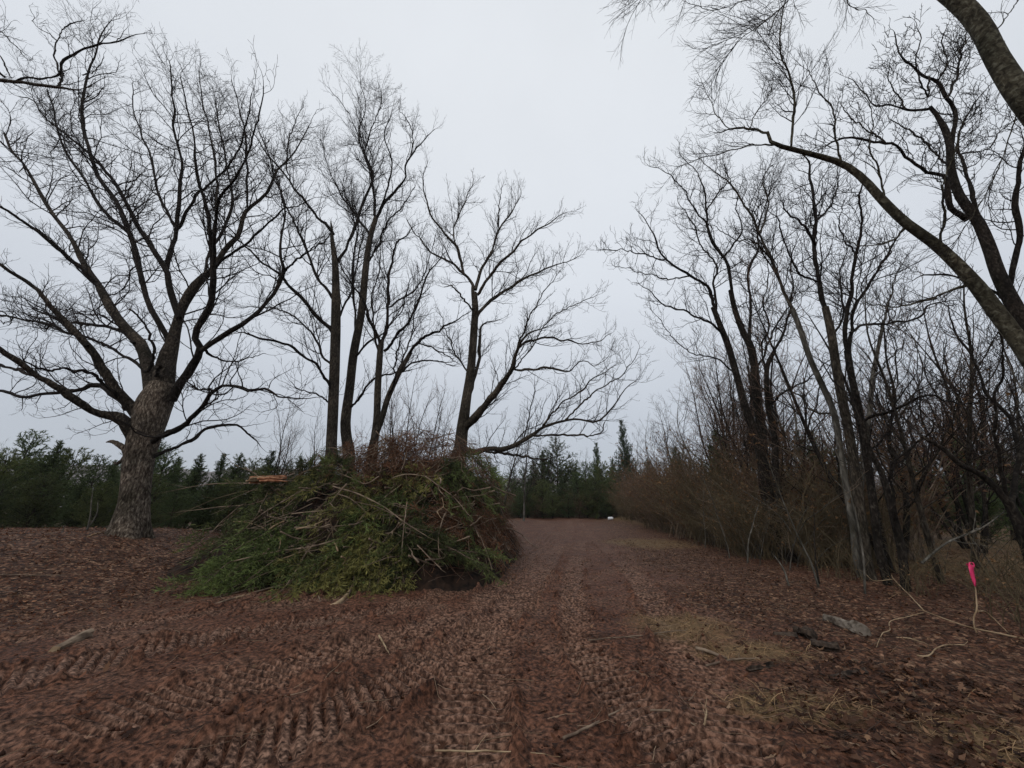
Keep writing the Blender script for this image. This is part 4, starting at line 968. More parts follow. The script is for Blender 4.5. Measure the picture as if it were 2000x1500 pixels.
def bough_proto(name, L, seed, cA, cB, label, cat='bough', needle=(.020, .11, .0075), dead=False):
    r = np.random.default_rng(seed); root = empty(name, (0, 0, 0), label, cat, 'cut evergreen boughs in the brush pile')
    n = 9; p = np.zeros((n, 4)); p[:, 0] = np.linspace(-.25, L, n); p[:, 1] = r.normal(0, .03, n).cumsum(); p[:, 2] = .12 * np.sin(np.linspace(0, 2.6, n)) * L * .5; p[:, 3] = np.linspace(.017, .005, n)
    q = smooth_path(p, 20)
    a = Acc(); V, Qd = tubes(q[None, :, :3], q[None, :, 3], 6); a.add(V, Qd); a.build('stem', M['stick'], root)
    P = q[None, :, :3]; R_ = q[None, :, 3]
    A1, R1 = grow(P, R_, .085, .15, 1, .36, .2, .8, (30, 58), 5, -.05, .1, .6, .006, .003, r)
    A1[:, :, 2] = A1[:, :1, 2] + (A1[:, :, 2] - A1[:, :1, 2]) * .55
    A2, R2 = grow(A1, R1, .07, .15, 1, .5, .08, .3, (25, 50), 3, -.05, .12, .6, .006, .002, r)
    a = Acc()
    for u_, w_ in ((A1, R1), (A2, R2)):
        V, Qd = tubes(u_, w_, 3); a.add(V, Qd)
    a.build('twigs', M['twig'] if not dead else M['redtwig'], root)['kind'] = 'stuff'
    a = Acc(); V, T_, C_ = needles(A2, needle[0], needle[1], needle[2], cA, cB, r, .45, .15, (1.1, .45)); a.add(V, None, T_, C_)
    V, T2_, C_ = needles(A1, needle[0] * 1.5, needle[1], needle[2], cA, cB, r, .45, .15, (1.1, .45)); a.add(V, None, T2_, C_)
    a.build('needles', M['needle'] if not dead else M['leaf'], root, (0, 0, 0), False)['kind'] = 'stuff'
    print(name, 'tris', len(T_) + len(T2_))
    return root
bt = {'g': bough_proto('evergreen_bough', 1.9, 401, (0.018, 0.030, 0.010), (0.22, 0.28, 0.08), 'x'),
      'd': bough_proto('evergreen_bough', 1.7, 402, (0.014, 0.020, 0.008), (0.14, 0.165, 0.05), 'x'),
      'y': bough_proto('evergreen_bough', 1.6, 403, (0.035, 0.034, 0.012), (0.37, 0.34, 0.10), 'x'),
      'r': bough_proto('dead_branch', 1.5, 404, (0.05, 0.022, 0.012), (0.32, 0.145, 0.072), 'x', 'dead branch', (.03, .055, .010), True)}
btn = {'g': 'bright green cut bough', 'd': 'dull dark green cut bough', 'y': 'yellowish green cut bough', 'r': 'rust-brown dead branch'}
btu = set()
def place_on(root_key, protos_, usedset, pos, yaw, pitch, roll, sc, lab, grp):
    o = protos_[root_key]
    if root_key in usedset: o = dup(o, pos)
    usedset.add(root_key)
    Mx = Matrix.Rotation(yaw, 4, 'Z') @ Matrix.Rotation(-pitch, 4, 'Y') @ Matrix.Rotation(roll, 4, 'X')
    o.location = pos; o.rotation_euler = Mx.to_euler(); o.scale = (sc, sc, sc); o['label'] = lab; o['group'] = grp
    return o
clusters = [  # px, py, spread x, spread y, kind, count, place
 (540, 1082, 36, 28, 'g', 16, 'at the lower left foot of the brush pile'), (560, 1060, 50, 40, 'd', 4, 'low on the left of the brush pile'), (505, 1108, 20, 10, 'g', 6, 'at the lower left foot of the brush pile'),
 (620, 925, 50, 26, 'd', 12, 'on the upper left shoulder of the brush pile'), (600, 950, 50, 30, 'y', 5, 'on the upper left shoulder of the brush pile'),
 (700, 985, 30, 30, 'y', 6, 'in the middle of the brush pile'), (705, 1010, 40, 35, 'g', 6, 'in the middle of the brush pile'), (690, 1060, 45, 30, 'd', 4, 'low in the middle of the brush pile'),
 (705, 1118, 55, 24, 'y', 20, 'at the front foot of the brush pile'), (790, 1100, 50, 25, 'd', 11, 'at the front foot of the brush pile'), (830, 1095, 40, 18, 'd', 6, 'at the right front foot of the brush pile'), (640, 1130, 25, 12, 'g', 4, 'at the front foot of the brush pile'),
 (945, 930, 45, 22, 'g', 10, 'drooping over the right shoulder of the brush pile'), (915, 955, 45, 25, 'd', 9, 'on the right of the brush pile'), (975, 975, 15, 30, 'd', 6, 'hanging down the right end of the brush pile'), (800, 955, 40, 20, 'y', 4, 'high in the middle of the brush pile'), (830, 985, 40, 22, 'd', 6, 'right of the middle of the brush pile'),
 (530, 985, 45, 25, 'd', 5, 'on the left shoulder of the brush pile'), (500, 1020, 35, 20, 'd', 3, 'on the left shoulder of the brush pile'),
 (780, 895, 100, 16, 'r', 46, 'along the top of the brush pile'), (745, 930, 80, 25, 'r', 34, 'in the upper middle of the brush pile'), (890, 1030, 62, 35, 'r', 42, 'on the lower right of the brush pile'), (965, 1060, 35, 24, 'r', 26, 'at the right foot of the brush pile'), (850, 915, 50, 18, 'r', 12, 'along the top of the brush pile')]
for px, py, sx, sy, kd, cnt, where in clusters:
    cyaw = rp.normal(0, .45)
    for q in range(max(3, int(cnt * (.75 if kd in 'dg' else 1)))):
        hit = None
        for tr_ in range(8):
            hit = pile_hit(px + rp.normal(0, sx * .7), py + rp.normal(0, sy * .7))
            if hit is not None: break
        if hit is None: continue
        gx, gy = slope_dir(hit[0], hit[1]); down = math.atan2(-gy, -gx) * .5 + (-math.pi / 2 + (px - 700) / 330.0) * .5 + cyaw + rp.normal(0, .38 if kd != 'r' else .9)
        if gx > 0 and gy < 0: down = -math.pi / 2 - .5 * abs(rp.normal(0, .5)) + rp.normal(0, .35) - max(0, (620 - px) / 260.0)
        pt = math.atan2((gx * math.cos(down) + gy * math.sin(down)), 1) * .85 + rp.normal(.05, .12)
        sc = rp.uniform(.65, 1.3) * (.75 if kd == 'r' else 1)
        pos = (hit[0] - math.cos(down) * .6 * sc, hit[1] - math.sin(down) * .6 * sc, hit[2] - math.sin(pt) * .6 * sc + rp.uniform(.02, .36))
        place_on(kd, bt, btu, pos, down, pt, rp.normal(0, .4), sc, f'{btn[kd]} {where}', f'dead branches {where}' if kd == 'r' else f'{btn[kd]}s {where}')

# loose sticks: individual things
def stick_obj(name, P, R, mat, label, cat, group, forks=2, seed=0, k=7):
    """a bare branch with a few side twigs, its own object"""
    r = np.random.default_rng(seed); P = np.asarray(P, float); q = smooth_path(np.c_[P, R], 22, .004, r)
    base = q[0, :3].copy(); a = Acc(); V, Qd = tubes(q[None, :, :3], np.maximum(q[None, :, 3], .003), k); a.add(V, Qd)
    n = len(V); a.add(q[:1, :3]); a.T.append(np.array([[n, (i_ + 1) % k, i_] for i_ in range(k)]))
    if forks:
        L = np.linalg.norm(np.diff(q[:, :3], axis=0), axis=1).sum()
        A1, R1 = grow(q[None, :, :3], q[None, :, 3], L * .8 / forks, .3, 1, .3, .08, .6, (25, 50), 5, .0, .12, .6, .01, .0025, r)
        V, Qd = tubes(A1, R1, 4); a.add(V, Qd)
    return tag(a.build(name, mat, None, base), label, cat, group).__setitem__('_', 0) if False else _fin(a.build(name, mat, None, base), base, label, cat, group)
def _fin(o, base, label, cat, group):
    o.location = base; return tag(o, label, cat, group)

def stick_px(pts, Ys, r0, r1, mat, label, group=None, forks=2, seed=0, name='fallen_branch', cat='branch', onpile=0.0):
    p = np.array(pts, float); P_, t_ = at(p[:, 0], p[:, 1], np.linspace(Ys[0], Ys[1], len(p)) if len(Ys) == 2 else np.array(Ys, float))
    return stick_obj(name, P_, np.linspace(r0, r1, len(p)), mat, label, cat, group, forks, seed)
def surf(px, py, lift=.05):
    lift = lift if lift < .2 else lift * 2.0
    h = pile_hit(px, py)
    if h is None:
        d_ = ray(px, py); tt = np.linspace(1.5, 40, 1600); p_ = d_[None] * tt[:, None] + np.array([0, 0, CAMZ]); hh = base_h(p_[:, 0], p_[:, 1]); k = np.argmax(p_[:, 2] < hh); h = p_[k]
    h = h.copy(); to = nrm(np.array([0, 0, CAMZ]) - h); return h + to * lift
def stick_on(pts, r0, r1, mat, label, group=None, forks=2, seed=0, lift=.1, name='fallen_branch', cat='branch'):
    P_ = np.array([surf(x_, y_, lift) for x_, y_ in pts])
    return stick_obj(name, P_, np.linspace(r0, r1, len(P_)), mat, label, cat, group, forks, seed)
PG = 'bare cut branches lying on the brush pile'
stick_on([(532, 1098), (570, 1085), (605, 1070)], .022, .012, M['pale'], 'pale split branch lying across the lower left of the brush pile', None, 1, 1, .25)
stick_on([(435, 1102), (490, 1088), (550, 1076), (610, 1068), (665, 1052)], .012, .022, M['stick'], 'long straight thin branch above the bright green boughs at the left foot', None, 2, 2, .3)
stick_on([(515, 1180), (550, 1155), (575, 1120), (595, 1085), (612, 1064)], .010, .02, M['stick'], 'long thin branch slanting down to the ground at the left front of the pile', None, 2, 3, .3)
stick_on([(375, 1194), (420, 1180), (470, 1164), (520, 1150), (560, 1140)], .02, .012, M['stick'], 'long bare branch lying on the dirt in front of the left foot of the pile', None, 3, 4, .04)
stick_on([(462, 1168), (478, 1163), (490, 1161)], .02, .018, M['pale'], 'freshly split pale end of a branch on the dirt left of the pile', None, 0, 5, .09)
stick_on([(360, 1178), (410, 1170), (450, 1160), (500, 1148)], .02, .012, M['stick'], 'dark branch lying on the dirt behind the longer one at the pile foot', None, 2, 6, .03)
stick_on([(602, 1190), (640, 1185), (662, 1176), (680, 1160), (692, 1140)], .03, .045, M['pale'], 'stout pale peeled branch lying in front of the brush pile', None, 1, 7, .06)
stick_on([(640, 1195), (665, 1180), (690, 1165), (740, 1140), (790, 1125)], .012, .012, M['stick'], 'thin curved branch beside the stout peeled one at the pile foot', None, 2, 8, .08)
stick_on([(628, 1185), (622, 1165), (610, 1150), (600, 1140)], .012, .01, M['stick'], 'short curved twig behind the stout peeled branch', None, 1, 9, .06)
stick_on([(975, 1032), (1000, 1034), (1020, 1045), (1035, 1060), (1052, 1070)], .03, .012, M['stick'], 'bent branch with torn pale bark poking out at the right foot of the pile', None, 2, 10, .25)
stick_on([(965, 1075), (985, 1062), (1010, 1050), (1025, 1030)], .022, .01, M['stick'], 'forked branch standing up at the right foot of the pile', None, 3, 11, .3)
stick_on([(970, 1090), (990, 1070), (1020, 1085)], .015, .008, M['stick'], 'small bent branch on the dirt at the right foot of the pile', None, 2, 12, .1)
stick_on([(575, 1030), (620, 1031), (675, 1026)], .018, .012, M['stick'], 'straight bare branch across the dark hollow in the middle left of the pile', None, 1, 13, .3)
stick_on([(525, 1035), (540, 1025), (555, 1018)], .025, .02, M['pale'], 'short pale sawn stick on the left of the pile', None, 0, 14, .3)
stick_on([(578, 1034), (610, 1026), (640, 1014)], .022, .016, M['pale'], 'pale barkless stick below the dark hollow of the pile', None, 1, 15, .32)
stick_on([(600, 952), (560, 975), (510, 1005), (480, 1030)], .016, .008, M['stick'], 'long arched branch bowing down over the left shoulder of the pile', None, 2, 16, .45)
stick_on([(650, 950), (700, 965), (750, 990), (790, 1020), (830, 1045)], .018, .01, M['stick'], 'long branch slanting down to the right across the middle of the pile', None, 3, 17, .4)
stick_on([(830, 930), (865, 955), (890, 975), (915, 1005)], .012, .008, M['stick'], 'thin pale branch slanting down across the right green boughs', None, 1, 18, .4)
stick_on([(815, 1065), (840, 1090), (862, 1112)], .012, .008, M['stick'], 'thin branch slanting down over the right front boughs', None, 1, 19, .35)
stick_on([(795, 980), (790, 1020), (785, 1070)], .012, .008, M['stick'], 'upright thin stick right of the middle of the pile', None, 1, 20, .4)
stick_on([(740, 930), (715, 945), (690, 935), (665, 925)], .014, .01, M['stick'], 'crooked grey branch near the top of the pile', None, 2, 21, .4)
# sticks poking out to the left (long thin brush seen beside the oak)
stick_px([(600, 950), (540, 948), (470, 944), (400, 947), (330, 960)], [12.5, 12], .03, .006, M['stick'], 'long thin branch pointing left out of the pile toward the oak, uppermost', None, 4, 22)
stick_px([(560, 955), (480, 960), (420, 975), (340, 1010)], [12.3, 11.8], .024, .006, M['oltwig'], 'long branch reaching left out of the pile and drooping toward the oak foot', None, 5, 23)
stick_px([(550, 965), (490, 985), (430, 990), (350, 1000)], [12, 11.6], .022, .006, M['stick'], 'long thin branch reaching left low out of the pile', None, 5, 24)
stick_px([(520, 1000), (470, 1010), (420, 1030), (385, 1035)], [11.4, 11.2], .02, .006, M['stick'], 'drooping branch tip at the left edge of the pile', None, 5, 25)
stick_px([(560, 945), (500, 925), (455, 905), (430, 880)], [12.5, 12.5], .014, .005, M['stick'], 'thin sapling top leaning out of the pile against the evergreens', None, 3, 26)
for q in range(90):
    px = rp.uniform(450, 980); py = rp.uniform(900, 1110)
    h0 = pile_hit(px, py)
    if h0 is None: continue
    az = rp.uniform(0, 6.28); dd = np.array([math.cos(az), math.sin(az), rp.normal(-.1, .3)]); L = rp.uniform(.5, 1.6)
    base_ = h0 + nrm(np.array([0, 0, CAMZ]) - h0) * rp.uniform(.25, .6)
    P_ = np.array([base_ + dd * L * f_ + rp.normal(0, .05, 3) for f_ in (-.5, -.2, .15, .5)])
    P_[:, 2] = np.maximum(P_[:, 2], base_h(P_[:, 0], P_[:, 1]) + pile_h(P_[:, 0], P_[:, 1]) * .95 + .20)
    pos_w = ('upper' if py < 965 else 'lower' if py > 1040 else 'middle') + (' left' if px < 640 else ' right' if px > 820 else ' centre')
    stick_obj('cut_branch', P_, np.linspace(rp.uniform(.012, .024), .006, 4), M['pale'] if rp.uniform() < .12 else M['stick'], f'bare cut branch on the {pos_w} of the brush pile', 'branch', f'bare cut branches on the {pos_w} of the brush pile', 2, 500 + q, 6)
# twig tips standing up along the top of the pile
for q in range(34):
    px = rp.uniform(560, 985); x, y = (px - 1000) / F * 13.3, rp.uniform(12.2, 14.6)
    zb = float(base_h(np.array([x]), np.array([y]))[0] + pile_h(np.array([x]), np.array([y]))[0]) - .15
    dd = np.array([rp.normal(0, .6), rp.normal(0, .4), rp.uniform(.3, 1)]); L = rp.uniform(.35, .95)
    P_ = np.array([np.array([x, y, zb]) + dd * L * f_ + rp.normal(0, .03, 3) for f_ in (0, .35, .7, 1)])
    pos_w = 'left' if px < 700 else 'right' if px > 850 else 'middle'
    stick_obj('cut_branch', P_, np.linspace(.012, .004, 4), M['redtwig'], f'thin twiggy branch sticking up from the {pos_w} of the pile top', 'branch', f'twiggy branches sticking up from the {pos_w} of the pile top', 5, 700 + q, 5)

# sawn log with orange split end on the left shoulder
def log_obj(name, p0, p1, r0, r1, mat, endmat, label, cat, jag=.12, k=14, n=9, seed=0):
    r = np.random.default_rng(seed); p0 = np.array(p0, float); p1 = np.array(p1, float)
    root = empty(name, p0, label, cat); t_ = np.linspace(0, 1, n)[:, None]
    P_ = p0 + (p1 - p0) * t_; R_ = r0 + (r1 - r0) * t_[:, 0]
    V, Qd = tubes(P_[None], R_[None], k); V = V.reshape(n, k, 3); c = P_[:, None]
    V = c + (V - c) * (1 + r.normal(0, jag * .5, (1, k, 1)) + r.normal(0, jag * .35, (n, k, 1)))
    V = V.reshape(-1, 3); mesh('bark', V - p0, Qd, None, mat, root, False)
    for s_, e_ in ((0, 0), (n - 1, 1)):
        ring = V[s_ * k:(s_ + 1) * k]; cen = ring.mean(0) + (P_[s_] - P_[n // 2]) / np.linalg.norm(P_[s_] - P_[n // 2]) * .01
        mesh('cut_end', np.concatenate([ring, [cen]]) - p0, None, [[k, i_, (i_ + 1) % k] for i_ in range(k)], endmat, root, False)
    return root
M['orange'] = varied('split_cedar_wood', (0.22, 0.075, 0.035), (0.50, 0.25, 0.14), 9)
M['greywood'] = varied('weathered_wood', (0.06, 0.045, 0.033), (0.22, 0.185, 0.15), 9)
M['charred'] = varied('charred_wood', (0.014, 0.010, 0.008), (0.07, 0.05, 0.037), 18)
pl, _ = at(488, 937, 10.9); pr_, _ = at(556, 935, 11.6)
log_obj('split_log', pl, pr_, .10, .11, M['orange'], M['orange'], 'orange-red split log on the left shoulder of the brush pile', 'log', .3, 10, 7, 3)
for q, (dx, dy) in enumerate([(6, -4), (18, -2), (-2, 3), (26, 5)]):
    P_ = np.array([at(488 + dx + s_ * 52, 937 + dy, 10.8 + s_ * .5)[0] for s_ in (0, .5, 1)]) + rp.normal(0, .02, (3, 3)); P_[:, 1] -= .1
    stick_obj('wood_splinter', P_, [.03, .035, .012], M['orange'] if q % 2 else M['pale'], f'long splinter {"along the top" if q < 2 else "along the underside"} of the orange split log', 'splinter', f'splinters {"along the top" if q < 2 else "along the underside"} of the orange split log', 0, 40 + q, 5)

# ------------------------------------------------------------------ right foreground: flag, pale branches, stump, charred wood
def gsurf(px, py, lift=0.0):
    d_ = ray(px, py); tt = np.linspace(1.5, 40, 2500); p_ = d_[None] * tt[:, None] + np.array([0, 0, CAMZ]); hh = base_h(p_[:, 0], p_[:, 1]); k = int(np.argmax(p_[:, 2] < hh)); q = p_[k].copy(); q[2] += lift; return q
def upright(px, py, ref):      # point above ref at the depth of ref
    P_, _ = at(px, py, ref[1]); return P_
g0 = gsurf(1905, 1245)
stick_pts = [upright(x_, y_, g0) for x_, y_ in [(1910, 1240), (1903, 1222), (1902, 1205), (1908, 1192), (1906, 1170), (1904, 1142), (1898, 1105)]]
stick_obj('marker_stick', stick_pts, [.009, .008, .0085, .009, .0075, .007, .005], M['pale'], 'slim pale forked stick holding up the pink marking ribbon', 'stick', None, 0, 1)
stick_obj('fallen_branch', [upright(1911, 1194, g0), gsurf(1935, 1215, .12), gsurf(1973, 1242, .02)], [.009, .008, .005], M['pale'], 'pale side twig slanting right from the pink-ribbon stick to the ground', 'branch', None, 0, 2)
M['pink'], t, b = mat_base('pink_plastic', .45, .4); b.inputs['Base Color'].default_value = (0.66, 0.03, 0.13, 1)
rows = [(1889.5, 1103, 4), (1893, 1100.5, 6), (1896, 1104, 7.5), (1897, 1112, 7), (1899, 1122, 6.5), (1902, 1133, 5.6), (1904.5, 1144, 2.5)]
Vr = []
for q, (x_, y_, w_) in enumerate(rows):
    for s_ in (-1, -.35, .3, 1):
        P_, _ = at(x_ + s_ * w_ * .78 * (.9 if q != 2 else 1), y_ + (2 if s_ > 0 else 0), g0[1] - .03 + .014 * math.sin(q * 1.9 + s_ * 2.2)); Vr.append(P_)
Vr = np.array(Vr); nq = len(rows)
Qr = [[q * 4 + c_, q * 4 + c_ + 1, q * 4 + c_ + 5, q * 4 + c_ + 4] for q in range(nq - 1) for c_ in range(3)]
ribbon = mesh('ribbon_flag', Vr - Vr[0], Qr, None, M['pink'], None, True); ribbon.location = Vr[0]
sm = ribbon.modifiers.new('s', 'SOLIDIFY'); sm.thickness = .003
tag(ribbon, 'bright pink flagging ribbon tied to the top of the pale stick', 'ribbon')
kn_ = Acc(); pk, _ = at(1898, 1103, g0[1] - .02)
aa = np.linspace(0, 2 * math.pi, 9); ringP = np.stack([pk[0] + .03 * np.cos(aa), pk[1] + .0 * aa, pk[2] + .035 * np.sin(aa)], -1)
V, Qd = tubes(ringP[None], np.full((1, 9), .009), 5); kn_.add(V, Qd); kn_.build('knot', M['pink'], ribbon, Vr[0])
stick_obj('fallen_branch', [gsurf(2080, 1275, .05), gsurf(2000, 1256, .05), gsurf(1950, 1247, .06), gsurf(1910, 1240, .07), gsurf(1860, 1225, .08), gsurf(1810, 1210, .12)], [.013, .012, .010, .009, .008, .006], M['pale'], 'long pale fallen branch lying below the pink ribbon', 'branch', None, 1, 3)
stick_obj('fallen_branch', [gsurf(1810, 1210, .12), gsurf(1785, 1190, .2), gsurf(1754, 1163, .3), gsurf(1751, 1157, .33)], [.009, .007, .006, .004], M['pale'], 'thin pale twig rising left from the long fallen branch', 'branch', None, 0, 4)
stick_obj('fallen_branch', [gsurf(1754, 1164, .3), gsurf(1715, 1161, .25), gsurf(1700, 1150, .27)], [.006, .006, .003], M['pale'], 'thin pale twig tip pointing left under the trunks', 'branch', None, 1, 5)
stick_obj('fallen_branch', [gsurf(1808, 1211, .1), gsurf(1770, 1218, .08), gsurf(1741, 1223, .06), gsurf(1740, 1238, .04), gsurf(1725, 1244, .04), gsurf(1712, 1270, .03)], [.006, .006, .006, .005, .005, .003], M['pale'], 'pale zigzag twig running left and down from the long fallen branch', 'branch', None, 0, 6)
stick_obj('fallen_branch', [gsurf(1793, 1288, .04), gsurf(1816, 1291, .05), gsurf(1829, 1277, .05), gsurf(1850, 1268, .04), gsurf(1885, 1264, .03)], [.007, .007, .007, .006, .004], M['pale'], 'small pale hook-shaped twig lowest on the right leaf litter', 'branch', None, 1, 7)
stick_obj('fallen_branch', [gsurf(1752, 1252, .04), gsurf(1780, 1256, .05), gsurf(1810, 1262, .03)], [.006, .006, .003], M['pale'], 'short pale twig between the zigzag one and the hook-shaped one', 'branch', None, 1, 8)
stick_obj('fallen_branch', [gsurf(1660, 1080, .35), gsurf(1700, 1082, .3), gsurf(1745, 1070, .5), gsurf(1800, 1090, .45)], [.012, .012, .01, .006], M['stick'], 'bent brown branch across the foot of the trunk clump', 'branch', None, 2, 9)
p_a = gsurf(1597, 1110, .0); p_b = gsurf(1655, 1070, .55)
stick_obj('fallen_branch', [p_a, (p_a + p_b) / 2, p_b], [.05, .045, .035], M['darkbark'], 'thick dark broken branch leaning against the trunk clump', 'branch', None, 2, 10)
# weathered log half sunk in litter
la = gsurf(1612, 1212, .03); lb_ = gsurf(1690, 1243, .03)
log_obj('weathered_log', la, lb_ + np.array([0, 0, .0]), .05, .10, M['greywood'], M['greywood'], 'grey weathered log half sunk in leaf litter right of the straw', 'log', .28, 12, 10, 5)
for (x0, y0, x1, y1, r0, lab) in [(1512, 1243, 1558, 1247, .045, 'black charred stick lying left of the charred knot'), (1585, 1262, 1640, 1272, .05, 'black charred chunk lying below the grey log'), (1555, 1240, 1592, 1250, .085, 'black charred knot of wood, tallest of the charred pieces'), (1462, 1312, 1510, 1304, .03, 'small dark charred stick nearer than the other charred pieces'), (1625, 1330, 1690, 1316, .035, 'black rotten branch in the litter below the grey log')]:
    pa = gsurf(x0, y0, r0 * .6); pb = gsurf(x1, y1, r0 * .7)
    log_obj('charred_wood', pa, pb, r0 * .8, r0, M['charred'], M['charred'], lab, 'charred wood', .5, 9, 8, int(x0))
# loose wooden chunk on the left dirt and white container by the far end of the track
pa = gsurf(105, 1278, .03); pb = gsurf(172, 1246, .04)
log_obj('wood_chunk', pa, pb, .05, .06, M['stick'], M['pale'], 'flat brown slab of wood lying on the dirt at the left', 'wood', .4, 9, 8, 9)
gw = gsurf(1192, 1010); M['white'], t, b = mat_base('white_plastic', .5, .3); b.inputs['Base Color'].default_value = (.75, .76, .78, 1)
WS = .72
wc = np.array([(1192 - 1000) / F * 40 * .945, 40.0, 0]); wc[2] = float(base_h(np.array([wc[0]]), np.array([wc[1]]))[0])
root = empty('plastic_container', wc, 'small white plastic container lying tipped at the far end of the track', 'container')
a = Acc(); s = smooth_path(np.array([[-.34, 0, .2, .15], [-.3, 0, .2, .2], [.1, 0, .22, .21], [.28, 0, .24, .2], [.33, 0, .25, .1]]), 14); V, Qd = tubes(s[None, :, :3], s[None, :, 3], 14); a.add(V, Qd)
a.build('container_body', M['white'], root)
a = Acc(); s = smooth_path(np.array([[.32, 0, .25, .09], [.40, 0, .27, .085], [.41, 0, .27, .01]]), 6); V, Qd = tubes(s[None, :, :3], s[None, :, 3], 12); a.add(V, Qd); a.build('neck', M['white'], root); root.scale = (WS, WS, WS)

# ------------------------------------------------------------------ ground litter
rl = np.random.default_rng(99)
def scatter(n, rmin, rmax, thmax=60, p=1.0):
    u = rl.uniform(0, 1, n); r_ = rmin * (rmax / rmin) ** u if p == 0 else (rmin ** p + (rmax ** p - rmin ** p) * u) ** (1 / p)
    a_ = np.radians(rl.uniform(-thmax, thmax, n)); return r_ * np.sin(a_), r_ * np.cos(a_)
pal = np.array([[.11, .046, .024], [.165, .08, .045], [.075, .032, .018], [.22, .12, .072], [.29, .165, .092], [.14, .055, .025], [.045, .022, .014], [.36, .235, .15]])
pw = np.array([.24, .2, .2, .1, .05, .1, .08, .03])
lobes = np.array([(-.5, 0), (-.28, .05), (-.22, .20), (-.08, .10), (.02, .26), (.14, .12), (.26, .22), (.34, .08), (.5, 0), (.34, -.09), (.25, -.21), (.12, -.11), (.0, -.27), (-.1, -.1), (-.24, -.19), (-.29, -.05)])
def leaves(n, rmin, rmax, shape, size, keep, p=1.0, jag=True):
    x, y = scatter(n, rmin, rmax, p=p); k = rl.uniform(size=n) < keep(x, y); x, y = x[k], y[k]
    k = pile_h(x, y) < .4; x, y = x[k], y[k]; n = len(x)
    z = ground_h(x, y) + rl.uniform(.004, .03, n)
    sz = size * rl.uniform(.5, 1.25, n); yaw = rl.uniform(0, 6.28, n); tx_ = rl.normal(0, .22, n); ty_ = rl.normal(0, .22, n)
    L = shape; m = len(L)
    lx = L[None, :, 0] * sz[:, None]; ly = L[None, :, 1] * sz[:, None] * rl.uniform(.7, 1.3, (n, 1))
    cup = rl.normal(0, 1.0, (n, 1)); curl = rl.normal(0.3, .7, (n, 1))
    lz = (cup * ly ** 2 + curl * lx ** 2) / sz[:, None] + lx * np.tan(tx_)[:, None] + ly * np.tan(ty_)[:, None]
    c_, s_ = np.cos(yaw)[:, None], np.sin(yaw)[:, None]
    V = np.stack([x[:, None] + lx * c_ - ly * s_, y[:, None] + lx * s_ + ly * c_, z[:, None] + lz], -1)
    lo = np.minimum(V[:, :, 2].min(1) - (z - .004), 0); V[:, :, 2] -= lo[:, None] * .75
    C = pal[rl.choice(len(pal), n, p=pw / pw.sum())] * rl.uniform(.3, 1.08, (n, 1))
    lft = (x < -3)[:, None]; C = np.where(lft, C * np.array([1.3, 1.15, 1.12]), C)
    return V, C
def leaf_faces(n, m, tri):
    tri = np.array(tri); return (np.arange(n)[:, None, None] * m + tri[None]).reshape(-1, 3)
lobetri = [(0, 1, 15), (1, 2, 3), (15, 13, 14), (1, 3, 15), (3, 13, 15), (3, 4, 5), (13, 11, 12), (3, 5, 13), (5, 11, 13), (5, 6, 7), (11, 9, 10), (5, 7, 11), (7, 9, 11), (7, 8, 9)]
diamond = np.array([(-.5, 0), (-.1, .22), (.28, .13), (.5, 0), (.2, -.2), (-.2, -.15)]); dtri = [(0, 1, 5), (1, 4, 5), (1, 2, 4), (2, 3, 4)]
def keep_l(x, y):
    l_, s_, _ = zones(x, y); return np.clip(.02 + .98 * l_ ** 1.3, 0, 1)
a = Acc()
V, C = leaves(9000, 2.0, 6.5, lobes, .11, keep_l); a.add(V, None, leaf_faces(len(V), 16, lobetri), np.repeat(C, 16, axis=0))
V, C = leaves(64000, 2.0, 24, diamond, .078, keep_l, 1.0); a.add(V, None, leaf_faces(len(V), 6, dtri), np.repeat(C, 6, axis=0))
print('leaf tris', sum(len(q_) for q_ in a.T))
tag(a.build('leaf_litter', M['leaf'], None, (0, 0, 0), False), 'brown fallen oak leaves strewn over the ground', 'fallen leaves', None, 'stuff')

# small twigs in the litter
n = 11000; x, y = scatter(n, 2.0, 20, p=1.0); l_, s_, _ = zones(x, y); k = rl.uniform(size=n) < (.32 + .6 * l_); x, y = x[k], y[k]; k = pile_h(x, y) < .3; x, y = x[k], y[k]; n = len(x)
az = rl.uniform(0, 6.28, n); ln = rl.uniform(.05, .38, n) ** 1.0; d = np.stack([np.cos(az), np.sin(az), rl.normal(0, .1, n)], -1); P = np.zeros((n, 4, 3)); P[:, 0] = np.stack([x, y, ground_h(x, y) + .012], -1)
for k in range(1, 4):
    P[:, k] = P[:, k - 1] + d * (ln / 3)[:, None]; d = nrm(d + rl.normal(0, .18, (n, 3)) * np.array([1, 1, .3]))
P[:, :, 2] = np.maximum(P[:, :, 2], (ground_h(P[:, :, 0].ravel(), P[:, :, 1].ravel()) + .006).reshape(n, 4))
a = Acc(); V, Qd = tubes(P, rl.uniform(.0015, .005, n)[:, None] * np.linspace(1, .6, 4)[None], 3)
C = np.where(rl.uniform(size=(n, 1)) < .22, np.array([[.26, .18, .12]]), np.array([[.075, .045, .032]])) * rl.uniform(.5, 1.2, (n, 1)); a.add(V, Qd, None, np.repeat(C, 12, axis=0))
tag(a.build('twig_litter', M['leaf']), 'thin broken twigs scattered through the leaves and mud', 'twigs', None, 'stuff')

